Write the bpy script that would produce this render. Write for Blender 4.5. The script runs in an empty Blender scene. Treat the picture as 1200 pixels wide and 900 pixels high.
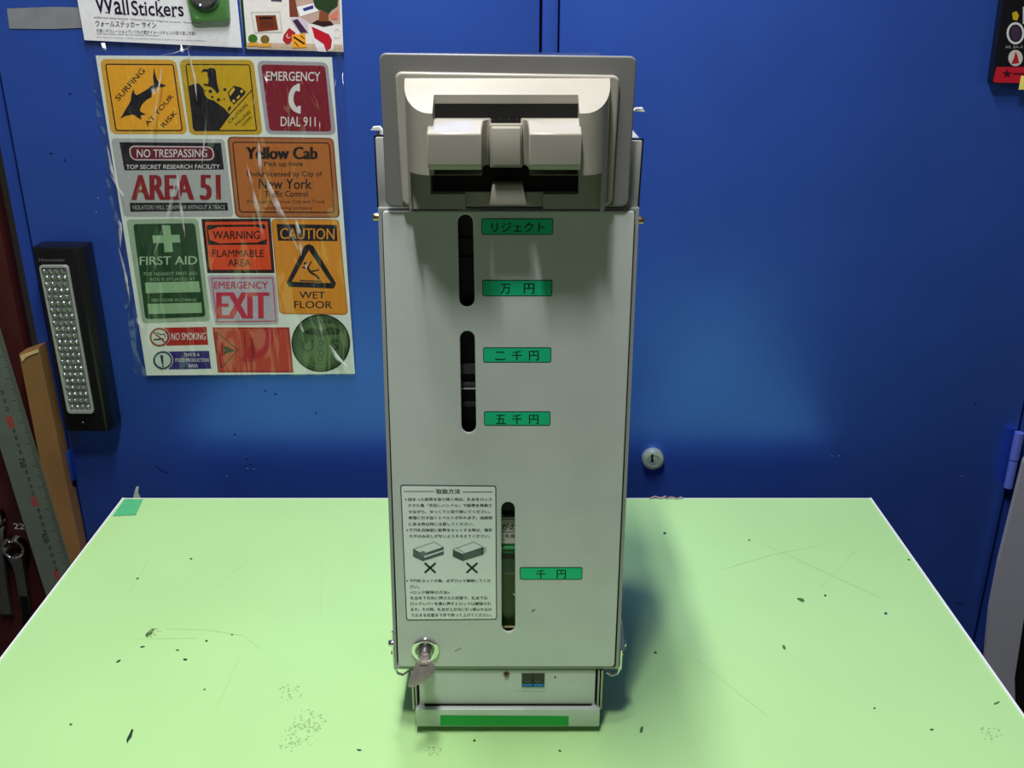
import bpy, bmesh, math, random
from mathutils import Vector, Matrix
random.seed(7)
sc = bpy.context.scene
COL = sc.collection

# ------------------------------------------------------------------ camera, world, lights
F = 1150.0                       # focal length in pixels of the 1200 px wide frame
PITCH = math.radians(21.97)
CAM = Vector((0.0, 0.0, 1.267))  # table top is at z = 0.75
cd = bpy.data.cameras.new('camera'); cd.sensor_width = 36.0; cd.lens = 36.0 * F / 1200.0
cd.clip_start = 0.02
cam = bpy.data.objects.new('camera', cd); COL.objects.link(cam)
cam.location = CAM; cam.rotation_euler = (math.pi / 2 - PITCH, 0, 0)
sc.camera = cam
w = bpy.data.worlds.new('world'); sc.world = w; w.use_nodes = True
w.node_tree.nodes['Background'].inputs[0].default_value = (0.6, 0.6, 0.6, 1)
w.node_tree.nodes['Background'].inputs[1].default_value = 0.08
sc.view_settings.view_transform = 'Standard'; sc.view_settings.look = 'None'
sc.view_settings.gamma = 1.0; sc.view_settings.use_curve_mapping = False
sc.view_settings.exposure = 0.0
# (x, y, z, size x, size y, watts)
LAMPS = [(-0.12, 0.10, 2.20, 0.05, 0.16, 8.0), (-0.06, 0.08, 2.20, 0.04, 0.16, 3.0), (-0.13, 0.48, 2.20, 0.05, 0.30, 8.0), (-0.06, 0.46, 2.20, 0.04, 0.30, 3.4), (-0.095, 0.82, 2.20, 0.09, 0.16, 5.5)]
CEIL_Z = 2.30

# ------------------------------------------------------------------ projection helpers (pixel of the photo -> point of a plane in the place)
CA, SA = math.cos(PITCH), math.sin(PITCH)
def ray(px, py):
    u = (px - 600.0) / F; v = (450.0 - py) / F
    return Vector((u, CA + v * SA, -SA + v * CA))
def P(px, py, D):                # upright plane y = D
    r = ray(px, py); t = D / r.y
    return Vector((r.x * t, D, CAM.z + r.z * t))
def T(px, py, z=0.75):           # level plane
    r = ray(px, py); t = (z - CAM.z) / r.z
    return Vector((r.x * t, r.y * t, z))
def X(px, py, D): return P(px, py, D).x
def Z(py, D): return P(600, py, D).z

# ------------------------------------------------------------------ materials
def lin(c):
    return tuple(((v / 255) / 12.92 if v / 255 <= 0.04045 else ((v / 255 + 0.055) / 1.055) ** 2.4) for v in c)
MATS = {}
def mat(name, rgb, rough=0.5, metal=0.0, var=0.06, scale=60, bump=0.0, bscale=None, coat=0.0, srgb=True, trans=0.0, ior=1.45, emit=0.0, spec=0.5):
    if name in MATS: return MATS[name]
    m = bpy.data.materials.new(name); m.use_nodes = True; MATS[name] = m
    nt = m.node_tree; b = nt.nodes['Principled BSDF']
    c = lin(rgb) if srgb else rgb
    tc = nt.nodes.new('ShaderNodeTexCoord')
    n = nt.nodes.new('ShaderNodeTexNoise'); n.inputs['Scale'].default_value = scale; n.inputs['Detail'].default_value = 4
    nt.links.new(tc.outputs['Object'], n.inputs['Vector'])
    rp = nt.nodes.new('ShaderNodeValToRGB')
    rp.color_ramp.elements[0].position = 0.3; rp.color_ramp.elements[1].position = 0.7
    rp.color_ramp.elements[0].color = (*[v * (1 - var) for v in c], 1)
    rp.color_ramp.elements[1].color = (*[min(1, v * (1 + var)) for v in c], 1)
    nt.links.new(n.outputs['Fac'], rp.inputs['Fac'])
    nt.links.new(rp.outputs['Color'], b.inputs['Base Color'])
    b.inputs['Roughness'].default_value = rough; b.inputs['Metallic'].default_value = metal
    b.inputs['IOR'].default_value = ior; b.inputs['Coat Weight'].default_value = coat
    b.inputs['Specular IOR Level'].default_value = spec
    b.inputs['Transmission Weight'].default_value = trans
    if emit:
        b.inputs['Emission Color'].default_value = (*c, 1); b.inputs['Emission Strength'].default_value = emit
    if bump:
        n2 = nt.nodes.new('ShaderNodeTexNoise'); n2.inputs['Scale'].default_value = bscale or scale; n2.inputs['Detail'].default_value = 3
        nt.links.new(tc.outputs['Object'], n2.inputs['Vector'])
        bp = nt.nodes.new('ShaderNodeBump'); bp.inputs['Strength'].default_value = bump; bp.inputs['Distance'].default_value = 0.001
        nt.links.new(n2.outputs['Fac'], bp.inputs['Height']); nt.links.new(bp.outputs['Normal'], b.inputs['Normal'])
    return m
def ink(r, g, b_): return mat('ink_%d_%d_%d' % (r, g, b_), (r, g, b_), 0.55, var=0.05, scale=200, spec=0.25)

M_blue = mat('blue_enamel', (0.048, 0.138, 0.66), 0.34, 0.6, var=0.06, scale=9, bump=0.06, bscale=900, srgb=False, spec=0.6)
M_blue2 = mat('blue_enamel_frame', (0.032, 0.09, 0.48), 0.3, 0.4, var=0.06, scale=9, srgb=False)
M_dark = mat('black_void', (8, 8, 8), 0.8)
M_body = mat('grey_painted_steel', (0.60, 0.64, 0.635), 0.30, var=0.03, scale=40, bump=0.10, bscale=1500, srgb=False)
M_case = mat('grey_casing_steel', (0.36, 0.38, 0.37), 0.35, var=0.04, scale=30, srgb=False)
M_bezel = mat('beige_grey_plastic', (0.38, 0.365, 0.31), 0.24, var=0.03, scale=40, bump=0.08, bscale=1500, srgb=False)
M_plate = mat('grey_plastic', (0.185, 0.185, 0.18), 0.36, var=0.03, scale=40, bump=0.08, bscale=1500, srgb=False)
M_black = mat('black_plastic', (14, 14, 15), 0.42, var=0.1)
M_blackgl = mat('glossy_black', (9, 10, 11), 0.2, var=0.1)
M_chrome = mat('chrome', (225, 225, 228), 0.08, 1.0, var=0.02)
M_steel = mat('brushed_steel', (165, 165, 160), 0.32, 1.0, var=0.08, scale=90)
M_zinc = mat('zinc_plate', (0.50, 0.56, 0.54), 0.35, 0.35, var=0.05, scale=50, srgb=False)
M_label = mat('green_label', (0.012, 0.58, 0.27), 0.45, var=0.03, srgb=False, spec=0.3)
M_tape = mat('green_vinyl_tape', (0.0, 0.33, 0.045), 0.4, var=0.04, srgb=False)
M_white = mat('white_paper', (228, 234, 226), 0.6, var=0.02)

# ------------------------------------------------------------------ object helpers
def tag(o, label=None, cat=None, group=None, kind=None):
    if label: o['label'] = label
    if cat: o['category'] = cat
    if group: o['group'] = group
    if kind: o['kind'] = kind
    return o
def empty(name, loc, label, cat, group=None):
    o = bpy.data.objects.new(name, None); COL.objects.link(o); o.location = loc; o.empty_display_size = 0.05
    return tag(o, label, cat, group)
def finish(name, me, mats, parent=None, smooth=False):
    if not isinstance(mats, (list, tuple)): mats = [mats]
    for m in mats: me.materials.append(m)
    o = bpy.data.objects.new(name, me); COL.objects.link(o)
    if parent is not None:
        o.parent = parent
        wp = Vector((0, 0, 0)); q = parent
        while q is not None: wp += q.location; q = q.parent
        me.transform(Matrix.Translation(-wp))
    if smooth:
        for p in me.polygons: p.use_smooth = True
        try: me.set_sharp_from_angle(angle=math.radians(38))
        except Exception: pass
    me.update()
    return o
def from_bm(name, bm, mats, parent=None, smooth=False, recalc=True):
    if recalc: bmesh.ops.recalc_face_normals(bm, faces=bm.faces)
    me = bpy.data.meshes.new(name); bm.to_mesh(me); bm.free()
    return finish(name, me, mats, parent, smooth)
def box_bm(x0, x1, y0, y1, z0, z1, bm=None, bev=0.0, seg=2):
    own = bm is None
    b = bmesh.new()
    r = bmesh.ops.create_cube(b, size=1.0)
    bmesh.ops.scale(b, vec=(abs(x1 - x0), abs(y1 - y0), abs(z1 - z0)), verts=b.verts)
    bmesh.ops.translate(b, vec=((x0 + x1) / 2, (y0 + y1) / 2, (z0 + z1) / 2), verts=b.verts)
    if bev: bmesh.ops.bevel(b, geom=list(b.edges), offset=bev, segments=seg, affect='EDGES', profile=0.5)
    if own: return b
    join(bm, b); return bm
def join(bm, b2):
    me = bpy.data.meshes.new('tmp'); b2.to_mesh(me); b2.free(); bm.from_mesh(me); bpy.data.meshes.remove(me)
def box(name, x0, x1, y0, y1, z0, z1, m, parent=None, bev=0.0):
    return from_bm(name, box_bm(x0, x1, y0, y1, z0, z1, None, bev), m, parent, bev > 0)
def prism_bm(pts, axis, a, b, bev=0.0):
    """pts 2D; axis 'y': pts are (x,z), 'z': (x,y), 'x': (y,z)"""
    bm = bmesh.new()
    def v(p, t): return {'y': (p[0], t, p[1]), 'z': (p[0], p[1], t), 'x': (t, p[0], p[1])}[axis]
    A = [bm.verts.new(v(p, a)) for p in pts]; B = [bm.verts.new(v(p, b)) for p in pts]
    bm.faces.new(A); bm.faces.new(B[::-1]); n = len(pts)
    for i in range(n): bm.faces.new((A[i], B[i], B[(i + 1) % n], A[(i + 1) % n]))
    bmesh.ops.recalc_face_normals(bm, faces=bm.faces)
    if bev: bmesh.ops.bevel(bm, geom=list(bm.edges), offset=bev, segments=2, affect='EDGES', profile=0.5)
    return bm
def cyl_bm(r, h, seg=24, r2=None, bev=0.0):
    bm = bmesh.new(); bmesh.ops.create_cone(bm, cap_ends=True, segments=seg, radius1=r, radius2=r if r2 is None else r2, depth=h)
    if bev:
        bmesh.ops.bevel(bm, geom=[e for e in bm.edges if abs(e.verts[0].co.z - e.verts[1].co.z) < 1e-7], offset=bev, segments=3, affect='EDGES', profile=0.5)
    return bm
def xf(bm, loc=(0, 0, 0), rot=None):
    if rot: bmesh.ops.transform(bm, matrix=rot.to_4x4() if len(rot) == 3 else rot, verts=bm.verts)
    bmesh.ops.translate(bm, vec=loc, verts=bm.verts); return bm
RX90 = Matrix.Rotation(math.pi / 2, 3, 'X')
def disc_out(x, y, z, r, h, seg=24, r2=None, bev=0.0):     # a round boss sticking out toward -y from plane y
    bm = cyl_bm(r, h, seg, r2, bev); return xf(bm, (x, y - h / 2, z), Matrix.Rotation(math.pi / 2, 3, 'X'))
def lathe_bm(prof, seg=32):
    bm = bmesh.new(); rings = []
    for r, h in prof:
        rings.append([bm.verts.new((r * math.cos(2 * math.pi * k / seg), -h, r * math.sin(2 * math.pi * k / seg))) for k in range(seg)] if r > 1e-6 else [bm.verts.new((0, -h, 0))])
    for a, b in zip(rings, rings[1:]):
        for k in range(seg):
            q = [a[k % len(a)], a[(k + 1) % len(a)], b[(k + 1) % len(b)], b[k % len(b)]]
            q2 = []
            for t in q:
                if t not in q2: q2.append(t)
            if len(q2) >= 3: bm.faces.new(q2)
    return bm
def tube_bm(pts, r, seg=8):
    bm = bmesh.new(); rings = []
    for i, p in enumerate(pts):
        p = Vector(p); d = (Vector(pts[min(i + 1, len(pts) - 1)]) - Vector(pts[max(i - 1, 0)])).normalized()
        up = Vector((0, 0, 1)) if abs(d.z) < 0.9 else Vector((0, 1, 0))
        a = d.cross(up).normalized(); b = d.cross(a)
        rings.append([bm.verts.new(p + r * (a * math.cos(t) + b * math.sin(t))) for t in [2 * math.pi * k / seg for k in range(seg)]])
    for A, B in zip(rings, rings[1:]):
        for k in range(seg): bm.faces.new((A[k], A[(k + 1) % seg], B[(k + 1) % seg], B[k]))
    bm.faces.new(rings[0]); bm.faces.new(rings[-1][::-1]); return bm
def boolean(o, cutter_bms, op='DIFFERENCE'):
    tmps = []
    for cb in cutter_bms:
        bmesh.ops.recalc_face_normals(cb, faces=cb.faces)
        me = bpy.data.meshes.new('cut'); cb.to_mesh(me); cb.free()
        c = bpy.data.objects.new('cut', me); COL.objects.link(c); c.matrix_world = Matrix.Translation((0, 0, 0)); tmps.append(c)
        md = o.modifiers.new('b', 'BOOLEAN'); md.object = c; md.operation = op; md.solver = 'EXACT'
    bpy.context.view_layer.update()
    dg = bpy.context.evaluated_depsgraph_get(); me = bpy.data.meshes.new_from_object(o.evaluated_get(dg))
    o.modifiers.clear(); old = o.data; o.data = me; bpy.data.meshes.remove(old)
    for c in tmps:
        m = c.data; bpy.data.objects.remove(c); bpy.data.meshes.remove(m)
def curve_plate(name, loops, D, t, m, parent=None, bev=0.0005):
    """plate with rounded edges and holes; loops of (x,z) points, front face at y = D, thickness t"""
    cu = bpy.data.curves.new('c', 'CURVE'); cu.dimensions = '2D'; cu.fill_mode = 'BOTH'
    cu.extrude = max(t / 2 - bev, 0); cu.bevel_depth = bev; cu.bevel_resolution = 2; cu.offset = -bev
    for lp in loops:
        s = cu.splines.new('POLY'); s.points.add(len(lp) - 1); s.use_cyclic_u = True
        for p, q in zip(s.points, lp): p.co = (q[0], q[1], 0, 1)
    co = bpy.data.objects.new('c', cu); COL.objects.link(co); bpy.context.view_layer.update()
    me = bpy.data.meshes.new_from_object(co.evaluated_get(bpy.context.evaluated_depsgraph_get()))
    bpy.data.objects.remove(co); bpy.data.curves.remove(cu)
    for v in me.vertices: v.co = (v.co.x, D + t / 2 - v.co.z, v.co.y)
    me.flip_normals(); me.materials.clear()
    return finish(name, me, m, parent, True)
def rq(tl, tr, br, bl, r, n=5):
    """rounded quad in pixels, radius in pixels"""
    pts = []; c = [Vector(tl), Vector(tr), Vector(br), Vector(bl)]
    for i in range(4):
        p, a, b = c[i], c[i - 1], c[(i + 1) % 4]
        da = (a - p).normalized(); db = (b - p).normalized()
        ctr = p + (da + db) * r
        for k in range(n + 1):
            t = k / n * math.pi / 2
            pts.append(tuple(ctr - da * r * math.sin(t) * 1.0 - db * r * math.cos(t)) if False else tuple(ctr - db * r * math.cos(t) - da * r * math.sin(t)))
    return pts
def toplane(pts, D): return [(P(x, y, D).x, P(x, y, D).z) for x, y in pts]

# ------------------------------------------------------------------ flat print
TXT = {}
def text_geo(s, bold):
    k = (s, bold)
    if k in TXT: return TXT[k]
    cu = bpy.data.curves.new('t', 'FONT'); cu.body = s; cu.size = 1.0; cu.offset = bold; cu.resolution_u = 3
    ob = bpy.data.objects.new('t', cu); COL.objects.link(ob); bpy.context.view_layer.update()
    me = bpy.data.meshes.new_from_object(ob.evaluated_get(bpy.context.evaluated_depsgraph_get()))
    vs = [v.co.copy() for v in me.vertices]; fs = [tuple(p.vertices) for p in me.polygons]
    bpy.data.objects.remove(ob); bpy.data.curves.remove(cu); bpy.data.meshes.remove(me)
    x0 = min(v.x for v in vs); x1 = max(v.x for v in vs); y0 = min(v.y for v in vs); y1 = max(v.y for v in vs)
    vs = [((v.x - x0) / (x1 - x0), (v.y - y0) / max(1e-6, y1 - y0)) for v in vs]
    TXT[k] = (vs, fs); return TXT[k]
class Print:
    """print lying on a plane; coordinates are the photo's pixels, fn maps a pixel to that plane"""
    def __init__(s, fn, normal, step=0.00012):
        s.fn, s.n, s.step = fn, Vector(normal), step; s.v = []; s.f = []; s.mi = []; s.mats = []
    def _m(s, m):
        if m not in s.mats: s.mats.append(m)
        return s.mats.index(m)
    def poly(s, pts, layer, m):
        b = len(s.v); layer = layer + 0.012 * (len(s.f) % 60)
        for p in pts: s.v.append(s.fn(*p) + s.n * s.step * layer)
        s.f.append(tuple(range(b, b + len(pts)))); s.mi.append(s._m(m)); return s
    def rect(s, x0, y0, x1, y1, layer, m, r=0, shear=0.0):
        q = [(x0, y0), (x1, y0), (x1 + shear * (y1 - y0), y1), (x0 + shear * (y1 - y0), y1)]
        return s.quad(q, layer, m, r)
    def quad(s, q, layer, m, r=0):
        return s.poly(rq(*q, r) if r else q, layer, m)
    def frame(s, q, wd, layer, m, r=3):
        """outline of a quad"""
        o = rq(*q, r); c = Vector((sum(p[0] for p in q) / 4, sum(p[1] for p in q) / 4))
        q2 = []
        for i, p in enumerate(q):
            a = Vector(q[i - 1]); b = Vector(q[(i + 1) % 4]); p = Vector(p)
            q2.append(tuple(p + ((a - p).normalized() + (b - p).normalized()) * wd))
        i_ = rq(*q2, max(0.3, r - wd)); n = len(o)
        for k in range(n): s.poly([o[k], o[(k + 1) % n], i_[(k + 1) % n], i_[k]], layer, m)
        return s
    def ell(s, cx, cy, rx, ry, layer, m, n=28, rot=0.0):
        c, d = math.cos(rot), math.sin(rot)
        return s.poly([(cx + rx * math.cos(t) * c - ry * math.sin(t) * d, cy + rx * math.cos(t) * d + ry * math.sin(t) * c) for t in [2 * math.pi * k / n for k in range(n)]], layer, m)
    def ring(s, cx, cy, rx, ry, wd, layer, m, n=28, a0=0, a1=2 * math.pi):
        for k in range(n):
            t, u = a0 + (a1 - a0) * k / n, a0 + (a1 - a0) * (k + 1) / n
            s.poly([(cx + rx * math.cos(t), cy + ry * math.sin(t)), (cx + rx * math.cos(u), cy + ry * math.sin(u)), (cx + (rx - wd) * math.cos(u), cy + (ry - wd) * math.sin(u)), (cx + (rx - wd) * math.cos(t), cy + (ry - wd) * math.sin(t))], layer, m)
        return s
    def line(s, pts, wd, layer, m):
        for a, b in zip(pts, pts[1:]):
            a, b = Vector(a), Vector(b); d = (b - a).normalized(); n = Vector((-d.y, d.x)) * wd / 2
            s.poly([tuple(a + n), tuple(b + n), tuple(b - n), tuple(a - n)], layer, m)
        return s
    def text(s, t, q, layer, m, bold=0.0):
        """q: tl, tr, br, bl in pixels of the letters' own bounding box"""
        if bold > 0.012:           # heavier strokes: the letters laid down three times, a hair apart
            w_ = Vector(q[1]) - Vector(q[0]); h_ = (Vector(q[3]) - Vector(q[0])).length; dx = w_.normalized() * h_ * bold * 0.75
            for k, g in ((0, -1), (1, 0), (2, 1)): s.text(t, [tuple(Vector(p) + dx * g) for p in q], layer + 0.03 * k, m, 0.0)
            return s
        vs, fs = text_geo(t, bold); b = len(s.v); tl, tr, br, bl = [Vector(p) for p in q]
        for u, v in vs:
            p = (bl * (1 - u) + br * u) * (1 - v) + (tl * (1 - u) + tr * u) * v
            s.v.append(s.fn(p.x, p.y) + s.n * s.step * layer)
        i = s._m(m)
        for f in fs: s.f.append(tuple(b + k for k in f)); s.mi.append(i)
        return s
    def tx(s, t, x0, y0, x1, y1, layer, m, bold=0.0, slope=0.0, shear=0.0):
        d = slope * (x1 - x0); h = y1 - y0
        return s.text(t, [(x0, y0), (x1, y0 + d), (x1 + shear * h, y1 + d), (x0 + shear * h, y1)], layer, m, bold)
    def obj(s, name, parent=None, label=None):
        me = bpy.data.meshes.new(name); me.from_pydata([tuple(v) for v in s.v], [], s.f)
        for p, i in zip(me.polygons, s.mi): p.material_index = i
        o = finish(name, me, s.mats, parent)
        if label: o['label'] = label
        if name == 'lettering': o['kind'] = 'stuff'
        return o
def up(D): return Print(lambda x, y: P(x, y, D), (0, -1, 0))
def flat(z): return Print(lambda x, y: T(x, y, z), (0, 0, 1))

# ------------------------------------------------------------------ the room
def concrete(name, rgb, rough=0.8):
    return mat(name, rgb, rough, var=0.12, scale=3, bump=0.3, bscale=80)
def struct(o): o['kind'] = 'structure'; return o
RX, RY0, RY1 = 1.9, -1.6, 1.55
struct(box('floor', -RX, RX, RY0, RY1, -0.05, 0.0, concrete('grey_floor', (70, 72, 72))))
struct(box('ceiling', -RX, RX, RY0, RY1, CEIL_Z + 0.1, CEIL_Z + 0.15, concrete('pale_ceiling', (195, 193, 184))))
struct(box('wall_back', -RX, RX, RY1, RY1 + 0.05, 0, CEIL_Z + 0.1, concrete('wall_paint_back', (176, 174, 166))))
struct(box('wall_front', -RX, RX, RY0 - 0.05, RY0, 0, CEIL_Z + 0.1, concrete('wall_paint_front', (176, 174, 166))))
struct(box('wall_left', -RX - 0.05, -RX, RY0, RY1, 0, CEIL_Z + 0.1, concrete('wall_paint_left', (176, 174, 166))))
struct(box('wall_right', RX, RX + 0.05, RY0, RY1, 0, CEIL_Z + 0.1, concrete('wall_paint_right', (176, 174, 166))))

# slim ceiling lamps above the bench; the last is added to whiten the hood
LAMP_LABEL = ['short white ceiling lamp, the left one of the front pair', 'short white ceiling lamp, the right one of the front pair', 'long white ceiling lamp over the bench, the left one of the rear pair', 'long white ceiling lamp over the bench, the right one of the rear pair', 'small wide white lamp nearest the cabinet, added to whiten the hood of the bill unit']
M_lampw = mat('lamp_housing_white', (225, 225, 222), 0.4)
for i, (x, y, z, sx, sy, wt) in enumerate(LAMPS):
    e = empty('ceiling_lamp', (x, y, CEIL_Z + 0.1), LAMP_LABEL[i], 'lamp', 'ceiling lamps above the bench')
    box('housing', x - sx / 2 - 0.01, x + sx / 2 + 0.01, y - sy / 2 - 0.01, y + sy / 2 + 0.01, z + 0.012, z + 0.05, M_lampw, e, 0.004)
    for k in (-1, 1):
        from_bm('hanger', tube_bm([(x, y + k * sy * 0.35, z + 0.045), (x, y + k * sy * 0.35, CEIL_Z + 0.1)], 0.003), M_steel, e)
    ld = bpy.data.lights.new('tube_light', 'AREA'); ld.shape = 'RECTANGLE'; ld.size = sx; ld.size_y = sy; ld.energy = wt
    ld.color = (1.0, 0.985, 0.96)
    lo = bpy.data.objects.new('tube_light', ld); COL.objects.link(lo); lo.location = (x, y, z)

# ------------------------------------------------------------------ blue steel cabinet
WD = 1.02                                       # front face of the cabinet doors
XL, XR = -0.5245, 0.5947
cab = empty('steel_cabinet', (0.03, WD, 0), 'large blue enamelled steel cabinet with double doors behind the green table', 'cabinet')
CZ1 = 1.86
b = bmesh.new()
box_bm(XL, XL + 0.012, WD + 0.004, 1.50, 0.0, CZ1, b); box_bm(XR - 0.012, XR, WD + 0.004, 1.50, 0.0, CZ1, b)
box_bm(XL + 0.012, XR - 0.012, WD + 0.03, 1.50, 0.0, 0.05, b); box_bm(XL + 0.012, XR - 0.012, WD + 0.004, 1.50, CZ1 - 0.03, CZ1, b)
box_bm(XL + 0.012, XR - 0.012, 1.49, 1.50, 0.05, CZ1 - 0.03, b)
from_bm('body', b, M_blue2, cab)
xs0, xs1 = X(634, 20, WD), X(655, 20, WD)
dl = box('door', XL + 0.0155, xs0 - 0.0012, WD, WD + 0.02, 0.06, CZ1 - 0.034, M_blue, cab, 0.0015)
dr = box('door', xs1 + 0.0008, XR - 0.0165, WD, WD + 0.02, 0.06, CZ1 - 0.034, M_blue, cab, 0.0015)
box('door_stile', xs0 + 0.0012, xs1 - 0.0008, WD + 0.0012, WD + 0.02, 0.06, CZ1 - 0.034, M_blue, cab, 0.0008)
box('inner_shadow_strip', XL + 0.013, XR - 0.013, WD + 0.021, WD + 0.024, 0.055, CZ1 - 0.032, M_dark, cab)
# hinges
def hinge(px, y0, y1, D, parent):
    z0, z1 = Z(y1, D), Z(y0, D); x = X(px, (y0 + y1) / 2, D); zm = (z0 + z1) / 2 + 0.001
    from_bm('hinge', tube_bm([(x, D, z0), (x, D, zm - 0.001)], 0.0048, 14), M_hinge, parent, True)
    b = tube_bm([(x, D, zm + 0.0005), (x, D, z1)], 0.0052, 14); from_bm('hinge', b, M_hinge, parent, True)
M_hinge = mat('hinge_blue', (0.10, 0.15, 0.60), 0.3, srgb=False)
hinge(1188, 507, 571, WD - 0.006, cab)
z0, z1 = Z(562, WD), Z(528, WD)
box('hinge', XL + 0.004, XL + 0.016, WD - 0.006, WD + 0.006, z0, z1, M_blue2, cab, 0.002)
box('hinge', XL + 0.004, XL + 0.014, WD - 0.005, WD + 0.004, z0 - 0.006, z0 - 0.001, M_black, cab, 0.001)
# door lock
lp = P(764.5, 536, WD)
b = lathe_bm([(0.0, 0.0), (0.0125, 0.0), (0.0128, 0.004), (0.0118, 0.0085), (0.0095, 0.0098), (0.0065, 0.0094), (0.0062, 0.0086), (0.0058, 0.0086), (0.0055, 0.0094), (0.0, 0.0096)])
bmesh.ops.translate(b, vec=lp, verts=b.verts)
lk = from_bm('lock', b, mat('lock_chrome', (190, 205, 190), 0.4, 0.6), dr, True); lk['label'] = 'round chrome door lock'
pr = up(WD - 0.0099); pr.ell(764.3, 534.5, 1.5, 2.2, 0, M_dark); pr.poly([(763.3, 535), (765.3, 535), (766.3, 541.5), (762.3, 541.5)], 1, M_dark); pr.obj('keyhole', lk)
# little scuffs on the doors
pr = up(WD); 
for x, y in [(311, 458), (323, 462), (275, 509), (294, 544), (298, 548), (290, 538), (1143, 473), (370, 484), (82, 110), (76, 188), (60, 180)]:
    pr.ell(x, y, 1.3 + random.random(), 0.9, 1, ink(16, 22, 50), 8, random.random() * 3)
pr.line([(1118, 706), (1128, 708)], 1, 1, ink(16, 22, 50))
pr.line([(183, 546), (188, 551), (198, 555)], 0.9, 1, ink(16, 22, 50))
for x, y in [(290, 549), (298, 549), (113, 248), (115, 232), (975, 534), (983, 534), (266, 558), (1127, 558)]:
    pr.ell(x, y, 1.0, 0.8, 1, ink(110, 130, 190), 8)
o = pr.obj('paint_scuff', cab); o['kind'] = 'stuff'; o['label'] = 'small dark and pale scuffs in the paint'

# grey neighbour: leaning pale panel at the right of the cabinet
gp = [(1200, 542), (1188, 590), (1171, 658), (1160, 715), (1153, 790), (1146, 900), (1192, 900), (1189, 795), (1200, 724), (1235, 640), (1235, 480)]
from_bm('grey_sheet', prism_bm(toplane(gp, WD - 0.014), 'y', WD - 0.014, WD - 0.008, 0.0), mat('pale_grey_sheet', (158, 161, 172), 0.5, var=0.04, scale=6))
tag(bpy.data.objects['grey_sheet'], 'pale grey sheet with curved edges standing at the right of the blue cabinet', 'sheet')
box('dark_cupboard', XR + 0.004, XR + 0.16, WD + 0.01, 1.45, 0, 1.5, mat('dark_cupboard_paint', (16, 13, 14), 0.6), None, 0.003)
tag(bpy.data.objects['dark_cupboard'], 'near-black cupboard side at the far right behind the grey sheet', 'cupboard')

# ------------------------------------------------------------------ left: tool board, batten, ruler, wrenches
BD = 1.0225
M_board = mat('red_brown_board', (62, 20, 20), 0.5, var=0.25, scale=5, bump=0.3, bscale=60)
brd = box('tool_board', -1.0, XL - 0.016, BD, BD + 0.02, 0.0, 1.75, M_board, None, 0.001)
tag(brd, 'dark red-brown tool board hanging left of the blue cabinet', 'board')
pr = up(BD); pr.tx('22', 15.5, 613, 28, 619.5, 2, ink(200, 200, 200), 0.02, 0.06, 0.15); pr.obj('chalk_number', brd)['label'] = 'chalked number 22'
# wooden batten
M_wood = mat('raw_batten_wood', (140, 104, 60), 0.65, var=0.12, scale=14, bump=0.25, bscale=120)
q = [(22, 415), (45, 407), (124, 790), (98, 800)]
bt = from_bm('wooden_batten', prism_bm(toplane(q, BD - 0.02), 'y', BD - 0.020, BD - 0.001, 0.0006), M_wood)
tag(bt, 'narrow raw wooden batten with a broken top standing beside the blue cabinet', 'batten')
pts = [(23.5, 417), (45, 409), (45, 413), (36, 416), (30, 419), (26, 424)]
from_bm('torn_end', prism_bm(toplane(pts, BD - 0.0212), 'y', BD - 0.0212, BD - 0.0195), mat('torn_wood', (205, 180, 130), 0.8, var=0.2), bt)['label'] = 'pale splintered end'
# steel ruler
M_ruler = mat('satin_steel', (150, 168, 152), 0.36, 0.7, var=0.06, scale=30)
RD = BD - 0.0220
edge = lambda t: ((-34 + 108 * t, 280 + 400 * t))      # left edge param over height
def ru(s, t):                                         # s across 0..1, t along in pixels y
    xl = -2 + (t - 430) * 0.292 - 12 + 0; xr = xl + 36 + (t - 400) * 0.012
    return (xl + (xr - xl) * s, t)
def rul(s, y): 
    xr = 4 + (y - 400) * 0.300; wd = 40 - (y - 400) * 0.012
    return (xr - wd * (1 - s), y + (1 - s) * 9)
q = [rul(0, 300), rul(1, 300), rul(1, 760), rul(0, 760)]
rl = from_bm('steel_ruler', prism_bm(toplane(q, RD), 'y', RD, RD + 0.0015, 0.0), M_ruler)
tag(rl, 'long satin steel ruler with red and black numbers leaning on the tool board', 'ruler')
pr = up(RD); kk = ink(35, 40, 38); rd = ink(190, 30, 40)
y = 340.0; i = 0
while y < 700:
    L = 0.26 if i % 10 == 0 else (0.19 if i % 5 == 0 else 0.12)
    pr.line([rul(1.0, y), rul(1.0 - L, y)], 0.5, 1, kk)
    y += 2.55; i += 1
def rot_text(t, y, h, ln, m, s0):
    a = Vector(rul(s0, y)); d = (Vector(rul(s0, y + 50)) - a).normalized(); n = (Vector(rul(1, y)) - Vector(rul(0, y))).normalized()
    pr.text(t, [tuple(a + n * h), tuple(a + n * h + d * ln), tuple(a + d * ln), tuple(a)], 1, m, 0.02)
for t, yy, m, h, ln in [('800', 484, rd, 7.5, 13), ('750', 532, kk, 7, 12), ('700', 577, rd, 7, 12), ('650', 621, kk, 6.5, 11), ('600', 664, rd, 6.5, 11)]:
    rot_text(t, yy, h, ln, m, 0.42)
    for k, s in enumerate(('90', '80', '70', '60')):
        n = int(t) - 10 * (k + 1)
        if n > 590: rot_text(str(n)[1:], yy + 14.5 + k * 8.3, 3.4, 5, kk, 0.5)
for k in range(3): rot_text(str(10 * (k + 1)), 473 - k * 10, 3.4, 5, kk, 0.5)
pr.obj('scale_print', rl)
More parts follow.
